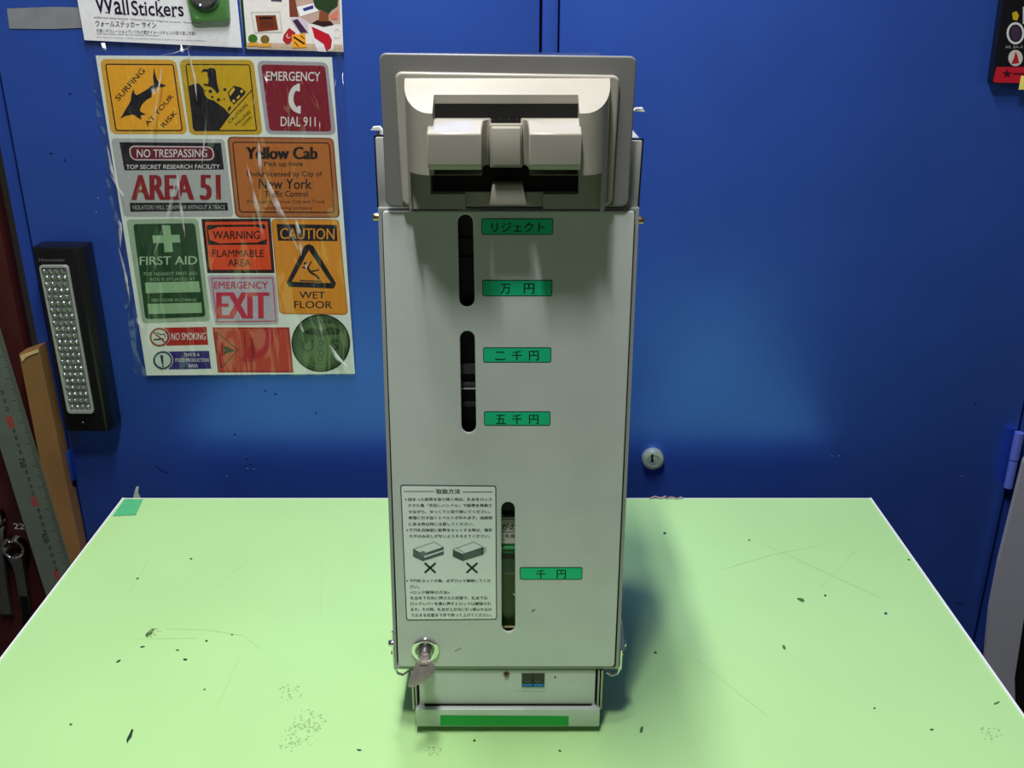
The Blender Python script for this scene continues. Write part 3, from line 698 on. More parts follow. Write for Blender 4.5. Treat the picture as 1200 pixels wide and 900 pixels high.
for j in range(nz + 1):
    row = []; t = j / nz
    for i in range(nx + 1):
        s = i / nx
        xl, xr = 101 + (160 - 101) * t, 403 + (415 - 403) * t
        px = xl + (xr - xl) * s; py = 50 + (440 - 50) * t + 6 * s * (1 - t)
        p = P(px, py, WD - 0.0085)
        edge_ = max(0, 1 - s / 0.13)
        a = mn.noise(Vector((s * 9 + t * 1.5, t * 2.5, 0))) * 0.0016 + edge_ * mn.noise(Vector((s * 30, t * 26, 3))) * 0.0055
        fold_or_glare = 0.0022 * math.exp(-((s - 0.42 + 0.18 * t) / 0.018) ** 2) + 0.002 * math.exp(-((s - 0.6 - 0.14 * t) / 0.02) ** 2) + 0.0018 * math.exp(-((s - 0.24 + 0.03 * t) / 0.016) ** 2)
        p.y -= abs(a) + fold_or_glare
        row.append(bag.verts.new(p))
    grid.append(row)
for j in range(nz):
    for i in range(nx): bag.faces.new((grid[j][i], grid[j][i + 1], grid[j + 1][i + 1], grid[j + 1][i]))
bg = from_bm('plastic_bag', bag, film_mat(), None, True, False)
tag(bg, 'crinkled clear plastic bag in front of the sticker sheet', 'bag')

# glare streaks on the bag, painted as whitish half-clear ribbons
def glare_mat():
    m = bpy.data.materials.new('painted_glare_film'); m.use_nodes = True; nt = m.node_tree; nt.nodes.clear()
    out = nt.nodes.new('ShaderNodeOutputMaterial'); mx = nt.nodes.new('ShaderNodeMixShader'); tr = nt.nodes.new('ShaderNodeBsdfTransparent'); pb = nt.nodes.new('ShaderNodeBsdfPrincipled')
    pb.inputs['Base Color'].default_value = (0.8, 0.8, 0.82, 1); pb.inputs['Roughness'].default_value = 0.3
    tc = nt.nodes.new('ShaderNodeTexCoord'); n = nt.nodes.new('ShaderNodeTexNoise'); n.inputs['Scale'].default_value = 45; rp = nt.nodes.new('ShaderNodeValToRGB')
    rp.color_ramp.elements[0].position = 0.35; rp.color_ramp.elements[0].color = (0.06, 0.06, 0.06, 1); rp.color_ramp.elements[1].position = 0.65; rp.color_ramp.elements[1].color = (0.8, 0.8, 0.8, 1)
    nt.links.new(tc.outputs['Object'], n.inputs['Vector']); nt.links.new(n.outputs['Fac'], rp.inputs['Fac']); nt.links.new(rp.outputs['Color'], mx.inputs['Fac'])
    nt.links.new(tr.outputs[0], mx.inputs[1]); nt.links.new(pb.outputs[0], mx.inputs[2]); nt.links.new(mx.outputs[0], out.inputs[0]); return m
M_glare = glare_mat()
def fold_or_glare(pts, wpx):
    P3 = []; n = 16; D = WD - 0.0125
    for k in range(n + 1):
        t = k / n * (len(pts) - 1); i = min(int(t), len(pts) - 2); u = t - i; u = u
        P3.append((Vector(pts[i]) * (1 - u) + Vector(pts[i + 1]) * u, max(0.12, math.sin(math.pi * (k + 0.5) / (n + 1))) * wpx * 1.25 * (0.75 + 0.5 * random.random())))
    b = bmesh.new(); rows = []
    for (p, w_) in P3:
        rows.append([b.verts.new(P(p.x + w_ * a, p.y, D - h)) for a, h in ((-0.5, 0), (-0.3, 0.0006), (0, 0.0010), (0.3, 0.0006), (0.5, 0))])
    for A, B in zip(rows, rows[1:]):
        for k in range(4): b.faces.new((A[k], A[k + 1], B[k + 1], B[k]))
    from_bm('glare_streak', b, M_glare, bg, True)
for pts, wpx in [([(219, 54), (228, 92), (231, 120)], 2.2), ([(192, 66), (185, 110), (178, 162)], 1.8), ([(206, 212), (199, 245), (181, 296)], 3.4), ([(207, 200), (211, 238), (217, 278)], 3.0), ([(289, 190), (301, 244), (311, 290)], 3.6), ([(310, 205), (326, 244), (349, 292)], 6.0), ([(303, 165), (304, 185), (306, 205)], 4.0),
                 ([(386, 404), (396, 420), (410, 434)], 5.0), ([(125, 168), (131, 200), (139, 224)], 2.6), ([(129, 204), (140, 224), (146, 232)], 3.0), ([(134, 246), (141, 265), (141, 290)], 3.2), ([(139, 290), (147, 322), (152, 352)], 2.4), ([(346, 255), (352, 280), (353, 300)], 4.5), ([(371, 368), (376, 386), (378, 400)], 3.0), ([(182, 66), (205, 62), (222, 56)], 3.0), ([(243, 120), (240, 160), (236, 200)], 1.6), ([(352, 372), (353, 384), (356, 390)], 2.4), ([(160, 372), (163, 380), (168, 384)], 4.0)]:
    fold_or_glare(pts, wpx)

# ------------------------------------------------------------------ package at the upper right
PD = WD - 0.012
pk = empty('tool_package', P(1185, 97, PD), 'black and red hanging package cut off at the upper right edge', 'package')
from_bm('box', prism_bm(toplane([(1184, -60), (1290, -60), (1262, 99), (1165, 98), (1162.5, 95)], PD), 'y', PD, WD - 0.001, 0.0005), mat('package_black', (18, 18, 22), 0.3), pk)
pr = up(PD); pr.poly([(1167.8, 78.5), (1230, 78.5), (1226, 97.5), (1166, 96.8), (1163.6, 94.5)], 1, ink(186, 26, 48))
pr.ring(1190, 39, 10.5, 13, 2.6, 1, ink(205, 205, 205)); pr.ell(1190, 39, 6, 9, 1, ink(60, 44, 70), 12)
pr.ell(1190, 68, 8.5, 9.5, 1, ink(196, 190, 186)); pr.poly([(1190, 60), (1192.5, 66), (1194, 74), (1185, 75), (1188, 68)], 2, ink(168, 30, 30))
pr.poly([(1186, 15), (1191, 13), (1194, 18), (1192, 24), (1187, 23)], 1, ink(190, 160, 30)); pr.rect(1198.5, 8, 1212, 28, 1, ink(200, 195, 195))
st = [(1180 + (6 if k % 2 == 0 else 2.6) * math.sin(k * math.pi / 5), 86.5 - (5.5 if k % 2 == 0 else 2.4) * math.cos(k * math.pi / 5)) for k in range(10)]
pr.poly(st, 2, ink(60, 14, 24)); pr.rect(1187, 85.5, 1210, 87.5, 2, ink(70, 18, 28))
pr.tx('AR. BA-X', 1178, 53.5, 1199, 56.5, 1, ink(160, 160, 160), 0.0); pr.obj('printed_front', pk)
o = box('price_tag', X(1197, 90, PD - .004), X(1225, 90, PD - .004), PD - 0.004, PD - 0.003, Z(105, PD - .004), Z(89, PD - .004), mat('yellow_tag', (240, 226, 110), 0.5), None)
tag(o, 'small yellow tag below the black and red package', 'tag')

# ------------------------------------------------------------------ table
TZ = 0.75
bl, br_ = T(145, 584), T(1022, 585)
TX0, TX1, TY1, TY0 = -0.4255, 0.3925, bl.y, 0.34
tab = empty('work_table', ((TX0 + TX1) / 2, (TY0 + TY1) / 2, 0), 'light green topped work table with white edging and scuffed surface', 'table')
def table_mat():
    m = mat('green_table_top', (0.425, 0.71, 0.305), 0.42, var=0.035, scale=6, bump=0.05, bscale=300, srgb=False, spec=0.2)
    nt = m.node_tree; b = nt.nodes['Principled BSDF']; tc = [n for n in nt.nodes if n.type == 'TEX_COORD'][0]; rp = [n for n in nt.nodes if n.type == 'VALTORGB'][0]
    n = nt.nodes.new('ShaderNodeTexNoise'); n.inputs['Scale'].default_value = 55; n.inputs['Detail'].default_value = 6; n.inputs['Roughness'].default_value = 0.75
    mp = nt.nodes.new('ShaderNodeMapping'); mp.inputs['Scale'].default_value = (1, 2.2, 1); mp.inputs['Rotation'].default_value = (0, 0, 0.5)
    r2 = nt.nodes.new('ShaderNodeValToRGB'); r2.color_ramp.elements[0].position = 0.685; r2.color_ramp.elements[0].color = (0, 0, 0, 1); r2.color_ramp.elements[1].position = 0.77; r2.color_ramp.elements[1].color = (0.5, 0.5, 0.5, 1)
    n3 = nt.nodes.new('ShaderNodeTexNoise'); n3.inputs['Scale'].default_value = 2.6; n3.inputs['Detail'].default_value = 5
    r3 = nt.nodes.new('ShaderNodeValToRGB'); r3.color_ramp.elements[0].position = 0.45; r3.color_ramp.elements[0].color = (0, 0, 0, 1); r3.color_ramp.elements[1].position = 0.75; r3.color_ramp.elements[1].color = (0.28, 0.28, 0.28, 1)
    mx = nt.nodes.new('ShaderNodeMix'); mx.data_type = 'RGBA'; mx.inputs['B'].default_value = (0.14, 0.22, 0.07, 1)
    mx2 = nt.nodes.new('ShaderNodeMix'); mx2.data_type = 'RGBA'; mx2.inputs['B'].default_value = (0.44, 0.66, 0.24, 1)
    nt.links.new(tc.outputs['Object'], mp.inputs['Vector']); nt.links.new(mp.outputs['Vector'], n.inputs['Vector']); nt.links.new(n.outputs['Fac'], r2.inputs['Fac'])
    nt.links.new(tc.outputs['Object'], n3.inputs['Vector']); nt.links.new(n3.outputs['Fac'], r3.inputs['Fac'])
    nt.links.new(r3.outputs['Color'], mx2.inputs['Factor']); nt.links.new(rp.outputs['Color'], mx2.inputs['A'])
    nt.links.new(r2.outputs['Color'], mx.inputs['Factor']); nt.links.new(mx2.outputs['Result'], mx.inputs['A']); nt.links.new(mx.outputs['Result'], b.inputs['Base Color'])
    return m
top = box('tabletop', TX0 + 0.0015, TX1 - 0.0015, TY0, TY1 - 0.001, TZ - 0.022, TZ, table_mat(), tab)
M_edge = mat('white_edging', (240, 240, 245), 0.4, var=0.02)
box('edging', TX0, TX0 + 0.0016, TY0, TY1, TZ - 0.023, TZ + 0.0008, M_edge, tab); box('edging', TX1 - 0.0018, TX1, TY0, TY1, TZ - 0.023, TZ + 0.0008, M_edge, tab)
box('edging', TX0 + 0.0016, TX1 - 0.0018, TY1 - 0.001, TY1, TZ - 0.023, TZ + 0.0004, M_edge, tab)
M_leg = mat('grey_leg_steel', (110, 112, 115), 0.4)
for x in (TX0 + 0.04, TX1 - 0.04):
    for y in (TY0 + 0.04, TY1 - 0.04): box('leg', x - 0.018, x + 0.018, y - 0.018, y + 0.018, 0, TZ - 0.0225, M_leg, tab, 0.002)
for y in (TY0 + 0.04, TY1 - 0.04): box('rail', TX0 + 0.059, TX1 - 0.059, y - 0.01, y + 0.01, TZ - 0.08, TZ - 0.0225, M_leg, tab, 0.001)
pr = flat(TZ)
sc1, sc2 = ink(74, 104, 62), ink(40, 60, 38)
for x, y, rx, ry, rot, m in [(152, 863, 2.2, 9, 0.5, sc2), (176, 741, 8, 2.6, -0.7, sc1), (160, 728, 0, 0, 0, sc1), (139, 775, 4, 1.3, -0.5, sc2), (167, 758, 3, 1, -0.2, sc2), (217, 773, 3, 1.2, 0.2, sc2), (83, 849, 2.5, 1.6, 0, sc1), (208, 762, 2, 1, 0, sc1), (242, 751, 2, 1, 0, sc2), (421, 879, 3, 1.2, 0.2, sc2), (507, 880, 7, 6, 0.2, sc1), (556, 868, 1.6, 1.6, 0, sc2), (752, 855, 2, 5, 0.2, sc1), (939, 703, 5, 2, 0.4, sc1), (919, 759, 2, 3, -0.5, sc1), (967, 698, 1.4, 1.4, 0, sc2), (1092, 855, 2.4, 1.3, 0, sc2), (1168, 824, 4, 1.3, -0.5, sc1), (768, 765, 2, 1.5, 0, sc1), (878, 633, 1.6, 1, 0, sc1), (224, 655, 1.8, 1, 0, sc2), (161, 678, 1.6, 1, 0, sc2), (1065, 656, 2, 1, 0.3, sc1), (240, 808, 1.6, 1, 0, sc1), (272, 744, 1.4, 0.9, 0, sc2), (1160, 862, 6, 11, -0.5, sc1), (1025, 830, 1.5, 1, 0, sc2), (656, 880, 2, 1.4, 0, sc1)]:
    if rx: 
        pts = [(x + (rx * math.cos(t) * math.cos(rot) - ry * math.sin(t) * math.sin(rot)) * (0.7 + 0.5 * random.random()), y + (rx * math.cos(t) * math.sin(rot) + ry * math.sin(t) * math.cos(rot)) * (0.7 + 0.5 * random.random())) for t in [2 * math.pi * k / 9 for k in range(9)]]
        if rx * ry < 30: pr.poly(pts, 1, m)
for x, y in [(779, 625), (1038, 719)]: pr.ell(x, y, 2, 1.5, 1, ink(20, 90, 100), 8)
random.seed(3)
for cx, cy, rr, n in [(340, 812, 14, 26), (362, 845, 20, 60), (355, 860, 22, 60), (336, 872, 14, 24), (1160, 860, 14, 24), (508, 880, 9, 22), (180, 742, 9, 14)]:
    for k in range(n):
        a = random.random() * 6.28; r = rr * math.sqrt(random.random()); pr.ell(cx + r * math.cos(a), cy + r * 0.7 * math.sin(a), 0.5 + random.random() * 1.1, 0.4 + random.random() * 0.7, 1, ink(150, 180, 120), 7)
for pts in [[(248, 697), (270, 673), (292, 656)], [(152, 694), (175, 656)], [(195, 737), (240, 738), (285, 745), (308, 762)], [(160, 749), (230, 748)], [(375, 722), (378, 650)], [(845, 668), (905, 650), (960, 640)], [(960, 690), (1008, 640)], [(900, 640), (1030, 700)], [(250, 838), (272, 790), (280, 770)], [(800, 760), (900, 840)]]:
    pr.line(pts, 0.4, 1, ink(160, 205, 125))
o = pr.obj('scuff_marks', tab); o['kind'] = 'stuff'; o['label'] = 'dark scuffs, specks and scratches on the top'
# green tape on the corner
pr = flat(TZ + 0.0006); pr.poly([(146, 584.8), (167.5, 584.8), (159, 603.5), (132, 604.5)], 0, mat('mint_tape', (0.10, 0.50, 0.22), 0.4, srgb=False)); tag(pr.obj('corner_tape'), 'piece of mint green tape on the rear left table corner', 'tape')
# small clip behind the rear edge
c = P(161, 583, TY1 + 0.004)
b = prism_bm(toplane([(156, 588), (157, 580), (159.5, 571), (162.5, 570), (162, 578), (164.5, 584), (164, 588)], TY1 + 0.002), 'y', TY1 + 0.0005, TY1 + 0.0035, 0.0004)
tag(from_bm('clip', b, mat('clear_grey_plastic', (165, 170, 165), 0.25), None, True), 'tiny clear plastic clip on the rear left table edge', 'clip')
# crumbs by the rear edge right of the machine
for i, (x, y, m, lb) in enumerate([(771, 582.5, ink(200, 160, 150), 'tiny pinkish thread on the rear table edge'), (790, 583, ink(150, 130, 120), 'tiny curled fibre on the rear table edge')]):
    p = T(x, y + 2.5); b = tube_bm([(p.x - 0.009, p.y, TZ + 0.0012), (p.x - 0.003, p.y + 0.001, TZ + 0.003), (p.x + 0.003, p.y, TZ + 0.0015), (p.x + 0.009, p.y + 0.001, TZ + 0.0032)], 0.0006, 6)
    tag(from_bm('thread', b, m), lb, 'thread')

# ------------------------------------------------------------------ the bill unit
DV = 0.585
mc = empty('bill_unit', (P(594, 852, DV).x, 0.68, TZ), 'tall grey bill changer unit with green Japanese labels standing on the green table', 'cash unit')
FD = DV                                        # panel front
# casing: open-fronted shell
co = toplane([(443, 244), (749, 244), (725, 783.5), (462, 783.5)], DV + 0.004)
ci = [(co[0][0] + 0.0022, co[0][1] - 0.002), (co[1][0] - 0.0022, co[1][1] - 0.002), (co[2][0] - 0.0022, co[2][1] + 0.002), (co[3][0] + 0.0022, co[3][1] + 0.002)]
b = bmesh.new()
O0 = [b.verts.new((x, DV + 0.0035, z)) for x, z in co]; O1 = [b.verts.new((x, 0.79, z)) for x, z in co]
I0 = [b.verts.new((x, DV + 0.0035, z)) for x, z in ci]; I1 = [b.verts.new((x, 0.788, z)) for x, z in ci]
for i in range(4):
    j = (i + 1) % 4
    b.faces.new((O0[i], O0[j], O1[j], O1[i])); b.faces.new((I0[i], I0[j], I1[j], I1[i])); b.faces.new((O0[i], O0[j], I0[j], I0[i]))
b.faces.new(O1); b.faces.new(I1)
from_bm('casing', b, M_case, mc)
# front panel with three slots
def capsule(xt, xb, y0, y1, r, n=8):
    pts = []
    for k in range(n + 1): t = math.pi + math.pi * k / n; pts.append((xt + r * math.cos(t), y0 + r + r * math.sin(t)))
    for k in range(n + 1): t = math.pi * k / n; pts.append((xb + r * math.cos(t), y1 - r + r * math.sin(t)))
    return pts
slots = [capsule(545.3, 547.2, 251.5, 360, 8.9), capsule(547.7, 549.4, 388, 507.5, 8.6), capsule(595.4, 595.9, 588.5, 741, 7.9)]
outer = rq((448, 247.5), (744, 247.5), (720, 781.5), (467, 781.5), 4)
panel = curve_plate('front_panel', [toplane(outer, FD)] + [toplane(s, FD) for s in slots], FD, 0.0022, M_body, mc, 0.0007)
ID = DV + 0.010
def inb(nm, x0, y0, x1, y1, m, D=ID, lab=None):
    a, c = P(x0, y0, D), P(x1, y1, D)
    o = box(nm, a.x, c.x, D, D + 0.004, c.z, a.z, m, mc)
    if lab: o['label'] = lab
    return o
M_in = mat('inner_black', (10, 11, 12), 0.35); M_in2 = mat('inner_grey', (62, 66, 66), 0.3)
inb('stacker_plate', 500, 249, 640, 520, M_in, ID + 0.004)
inb('guide_bar', 520, 427, 575, 438, M_in2, lab='dark grey bar inside the slot'); inb('guide_bar', 520, 449.5, 575, 453, M_in2); inb('guide_bar', 520, 454.8, 575, 456.2, mat('inner_light', (190, 192, 190), 0.3)); inb('guide_bar', 520, 473, 575, 476.5, mat('inner_grey2', (45, 46, 46), 0.4))
inb('guide_bar', 520, 279.5, 575, 282, mat('inner_grey3', (32, 33, 34), 0.4)); inb('guide_bar', 520, 302, 575, 303, mat('inner_grey3', (32, 33, 34), 0.4))
inb('note_tray', 575, 586, 625, 642, M_in, ID + 0.004)
M_note = mat('note_label_white', (205, 205, 198), 0.5)
nl = inb('note_label', 580, 609, 612, 637, M_note, lab='white label inside the lowest slot'); inb('note_tray', 580, 606.5, 612, 608, mat('inner_light', (190, 192, 190), 0.3))
pr = up(ID); pr.tx('すがの', 580, 613.5, 604.5, 621, 2, K, 0.02); pr.line([(580, 623), (612, 623)], 0.5, 2, K); pr.tx('札台', 592, 625.5, 603.5, 630, 2, K, 0.01); pr.obj('lettering', nl)
inb('note_tray', 580, 638, 612, 648.5, mat('inner_green', (20, 110, 62), 0.3), lab='green band inside the lowest slot'); inb('note_tray', 580, 641, 612, 643.5, mat('inner_green2', (80, 170, 110), 0.3), ID - 0.001)
inb('note_tray', 580, 648.5, 612, 655, M_in); inb('note_tray', 580, 655, 612, 671, mat('inner_teal', (28, 58, 44), 0.2)); inb('note_tray', 580, 671, 612, 673, mat('inner_olive2', (90, 104, 70), 0.3))
inb('note_tray', 580, 673, 612, 746, mat('inner_olive', (44, 62, 26), 0.2)); inb('note_tray', 580, 734.5, 612, 736, mat('inner_gold', (190, 180, 130), 0.3), ID - 0.001)
# green labels
def glabel(x0, y0, x1, y1, chars, lab):
    pr = up(FD); q = [(x0, y0), (x1, y0), (x1 - 0.3, y1), (x0 + 0.3, y1)]
    pr.quad(q, 1, ink(12, 44, 34), 2.0); q2 = [(x0 + 0.9, y0 + 0.9), (x1 - 0.9, y0 + 0.9), (x1 - 1.1, y1 - 0.9), (x0 + 1.1, y1 - 0.9)]; pr.quad(q2, 2, M_label, 1.4)
    g = pr.obj('label_plate', mc, lab)
    pr = up(FD)
    for ch, a, b_, c, d in chars: pr.tx(ch, a, b_, c, d, 3, ink(10, 50, 22), 0.018)
    pr.obj('lettering', g)
glabel(564, 256, 648.3, 275, [('リジェクト', 576, 260.5, 638, 272)], 'green label for rejects, topmost')
glabel(565, 328, 647.3, 347, [('万', 586.5, 332.5, 598.5, 344), ('円', 614, 332, 626, 344)], 'green label reading ten thousand yen')
glabel(566, 407, 646.2, 424.7, [('二', 580.5, 412, 592, 421.5), ('千', 600, 411, 611.5, 422), ('円', 620, 411, 631.3, 422)], 'green label reading two thousand yen')
glabel(567, 482, 645.2, 498.7, [('五', 581, 486, 592.5, 496.5), ('千', 600.3, 485.5, 611.5, 496.5), ('円', 620, 486, 631, 496.5)], 'green label reading five thousand yen')
glabel(609, 664.5, 682.6, 679.2, [('千', 628.5, 667.5, 639, 677.5), ('円', 652.5, 667.5, 663, 677.5)], 'green label reading one thousand yen, lowest')
# instruction label
M_inst = mat('instruction_label_paper', (0.86, 0.92, 0.94), 0.4, var=0.01, srgb=False)
pr = up(FD); iq = [(469, 568), (581.5, 569), (582.5, 726), (476, 727)]
pr.quad(iq, 1, ink(24, 40, 44), 3); pr.quad([(470.2, 569.2), (580.4, 570.1), (581.4, 724.9), (477.1, 725.8)], 2, M_inst, 2.2)
il = pr.obj('instruction_label', mc, 'pale instruction label with fine Japanese text and two line drawings')
pr = up(FD); KI = ink(26, 42, 42); S = lambda x, y: (440 + x / 4.5, 550 + y / 4.5)
def L(t, x0, yc, x1, h=15, bold=0.0):
    a = S(x0, yc - h / 2); c = S(x1, yc + h / 2); pr.tx(t, a[0], a[1], c[0], c[1], 3, KI, bold)
L('取扱方法', 320, 115, 446, 25, 0.04)
pr.line([S(150, 115), S(310, 115)], 0.6, 3, KI); pr.line([S(460, 118), S(618, 118)], 0.6, 3, KI)
for t, x0, y, x1 in [('詰まった紙幣を取り除く時は、札台をロック', 172, 157, 614), ('させた後「手回しハンドル」で紙幣を移動さ', 173, 189, 614), ('せながら、ゆっくりと取り除いてください。', 174, 222, 606), ('無理に引き抜くとベルトが外れます。曲線部', 175, 254, 616), ('にある時は特に注意してください。', 176, 287, 518),
    ('千円札収納部に紙幣をセットする時は、端折', 178, 319, 616), ('れやはみ出しがないようそろえてください。', 179, 351, 604), ('千円札セットの後、必ずロック解除してくだ', 181, 586, 608), ('さい。', 182, 617, 232),
    ('札台を下方向に押さえた状態で、札台下の', 184, 677, 590), ('ロックレバーを奥に押すとロックは解除され', 185, 707, 610), ('ます。その時、札台が上方向に引っ張られるの', 187, 737, 612), ('で止まる位置まで手で持って上げてください。', 188, 767, 614)]:
    L(t, x0, y, x1, 17, 0.03)
L('<ロック解除の方法>', 183, 647, 392, 17, 0.025)
for x, y in [(160, 157), (167, 319), (168, 586)]: pr.ell(*S(x, y), 0.9, 0.9, 3, KI, 8)
pr.obj('lettering', il)
pr = up(FD); G1, G2, G3 = ink(96, 112, 112), ink(70, 84, 84), M_inst
Zp = lambda pts: z3(pts, 465, 630, 8.568)
def bundle(dx, notch):
    q = lambda pts: Zp([(x + dx, y) for x, y in pts])
    pr.poly(q([(165, 115), (165, 185), (262, 230), (470, 165), (470, 95), (375, 42)]), 2.6, G1)
    pr.poly(q([(170, 113), (375, 44), (466, 92), (262, 160)]), 3, G3)
    pr.line(q([(165, 115), (375, 42), (466, 93), (262, 162), (165, 115), (165, 185), (262, 230), (470, 165), (470, 95)]), 0.45, 3.4, G2); pr.line(q([(262, 162), (262, 230)]), 0.4, 3.4, G2)
    if notch: pr.poly(q([(240, 140), (275, 130), (300, 165), (265, 190), (235, 165)]), 3.6, ink(120, 134, 134)); pr.poly(q([(270, 185), (470, 120), (482, 128), (280, 198)]), 3.6, G3)
    else:
        for k in range(4): pr.line(q([(165, 130 + k * 15), (262, 175 + k * 15)]), 0.4, 3.6, G2); pr.line(q([(440, 110 + k * 15), (500, 95 + k * 15)]), 0.4, 3.6, G2)
        pr.poly(q([(168, 118), (200, 105), (270, 145), (262, 160)]), 3.5, M_inst); pr.line(q([(200, 105), (280, 150)]), 0.5, 3.7, G2)
bundle(0, True); bundle(400, False)
for cx in (335, 755):
    pr.line(Zp([(cx - 55, 252), (cx + 55, 350)]), 2.1, 3, ink(14, 30, 30)); pr.line(Zp([(cx + 55, 252), (cx - 55, 350)]), 2.1, 3, ink(14, 30, 30))
pr.obj('line_drawing', il, 'two grey drawings of note bundles over black crosses')
# tiny chips on panel
pr = up(FD); pr.line([(601.5, 695.5), (606, 699.5)], 1.0, 2, ink(225, 228, 215)); pr.line([(623, 716), (627, 714.3)], 0.9, 2, ink(60, 66, 60)); pr.line([(533, 763), (541, 759)], 0.5, 2, ink(90, 96, 90)); pr.obj('paint_chip', panel)['kind'] = 'stuff'

# faceplate
BD0 = DV - 0.003
curve_plate('faceplate', [toplane(rq((444, 62), (746.5, 66), (736.5, 242.5), (452.5, 242.5), 8), BD0)], BD0, 0.0030, M_plate, mc, 0.0010)
BD1 = DV - 0.0075
curve_plate('inner_faceplate', [toplane(rq((462.5, 84), (726.5, 88.5), (717.5, 241), (471, 241), 8), BD1)], BD1, 0.0044, M_bezel, mc, 0.0014)
# side flanges behind the faceplate
fl = toplane([(439.5, 161), (753, 165), (747.5, 243), (443.5, 243)], DV + 0.008)
b = prism_bm(fl, 'y', DV + 0.008, 0.77, 0.0008); from_bm('upper_housing', b, M_case, mc, True)
fl2 = toplane([(438, 158.5), (754.6, 162.5), (749, 243), (442, 243)], DV + 0.0105)
from_bm('gasket', prism_bm(fl2, 'y', DV + 0.0105, DV + 0.014), M_black, mc)
top_ = toplane([(455, 75), (735, 78), (735, 158), (455, 158)], DV + 0.004)
box('head_block', top_[0][0] + 0.006, top_[1][0] - 0.006, DV + 0.0005, 0.70, top_[2][1], top_[0][1], M_black, mc, 0.002)
for px, py, s in ((441, 151, -1), (749, 129, 1)):
    c = P(px, py, DV + 0.012)
    from_bm('latch_tip', prism_bm([(c.x - 0.0035, c.z - 0.0006), (c.x + 0.0035 , c.z - 0.0009), (c.x + 0.002, c.z + 0.0012), (c.x - 0.002, c.z + 0.0010)], 'y', c.y - 0.001, c.y + 0.004), M_white, mc)
    if s < 0: box('latch_rod', c.x - 0.001 - s * 0.001, c.x + 0.001 - s * 0.001, c.y, c.y + 0.01, c.z - 0.006, c.z, M_steel, mc)
for px, py in ((441.8, 254), (749.5, 258)):
    c = P(px, py, DV + 0.012); b = cyl_bm(0.0024, 0.005, 14, None, 0.0006); xf(b, c, Matrix.Rotation(math.pi / 2, 3, 'Y')); from_bm('screw', b, mat('brass_screw', (200, 170, 120), 0.25, 1.0), mc, True)

# hood
DB, DF = 0.5765, 0.548
xl0, xr0 = X(474.5, 100, DB), X(714.5, 100, DB)
xl1, xr1 = X(504, 134, DF), X(685, 134, DF)
zt0, zt1 = Z(93, DB), Z(133, DF)
zbot = Z(240.5, DB)
plan = []
N = 10
for k in range(N + 1):
    t = k / N * math.pi / 2
    plan.append((xl1 - (xl1 - xl0) * math.cos(t), DB - (DB - DF) * math.sin(t) ** 0.9))
for k in range(N + 1):
    t = (1 - k / N) * math.pi / 2
    plan.append((xr1 + (xr0 - xr1) * math.cos(t), DB - (DB - DF) * math.sin(t) ** 0.9))
plan = [(xl0, DB + 0.001)] + plan + [(xr0, DB + 0.001)]
bm = prism_bm(plan, 'z', zbot, zt0 + 0.004)
sl = (zt1 - zt0) / (DF - DB)
nrm = Vector((0, -sl, 1)).normalized()
g_ = bm.verts[:] + bm.edges[:] + bm.faces[:]
r = bmesh.ops.bisect_plane(bm, geom=g_, plane_co=(0, DB, zt0), plane_no=nrm, clear_outer=True)
ed = [e for e in r['geom_cut'] if isinstance(e, bmesh.types.BMEdge)]
bmesh.ops.contextual_create(bm, geom=ed)
hood = from_bm('hood', bm, M_bezel)
D110 = DB - (DB - DF) * 0.46
cut = lambda x0, y0, x1, y1, Dr, Df=0.50, zoff=0.0: box_bm(X(x0, (y0 + y1) / 2, Dr), X(x1, (y0 + y1) / 2, Dr), Df, Dr, Z(y1, Dr) + zoff, Z(y0, Dr))
boolean(hood, [
    cut(509, 60, 677, 199.5, D110), cut(566, 190, 620, 203, 0.5745, 0.52),
    cut(483, 199, 703, 260, 0.566),
    cut(505.5, 196, 677, 224.5, 0.5745, 0.52),
    cut(546, 222, 636, 262, 0.5725, 0.52),
])
hood.parent = mc; hood.data.transform(Matrix.Translation(-mc.location))
for p in hood.data.polygons: p.use_smooth = True
hood.data.set_sharp_from_angle(angle=math.radians(25))
md = hood.modifiers.new('bevel', 'BEVEL'); md.width = 0.0006; md.segments = 2; md.limit_method = 'ANGLE'; md.angle_limit = math.radians(30)
# dark slots
a, c = P(509.5, 121.5, D110 - 0.0003), P(676.5, 160, D110 - 0.0003)
sb = box('note_slot', a.x, c.x, D110 - 0.0004, D110 + 0.0005, c.z, a.z, M_dark, mc); sb['label'] = 'dark upper note slot'
pr = up(D110 - 0.0005)
for k in range(16): pr.rect(519 + k * 9.6, 139.4, 520.5 + k * 9.6, 140.4, 1, ink(90, 84, 96))
pr.obj('roller_tips', sb)
a, c = P(505.8, 189, 0.5738), P(676.8, 224.2, 0.5738)
o = box('note_slot', a.x, c.x, 0.5738, 0.5744, c.z, a.z, M_dark, mc); o['label'] = 'dark lower note slot'
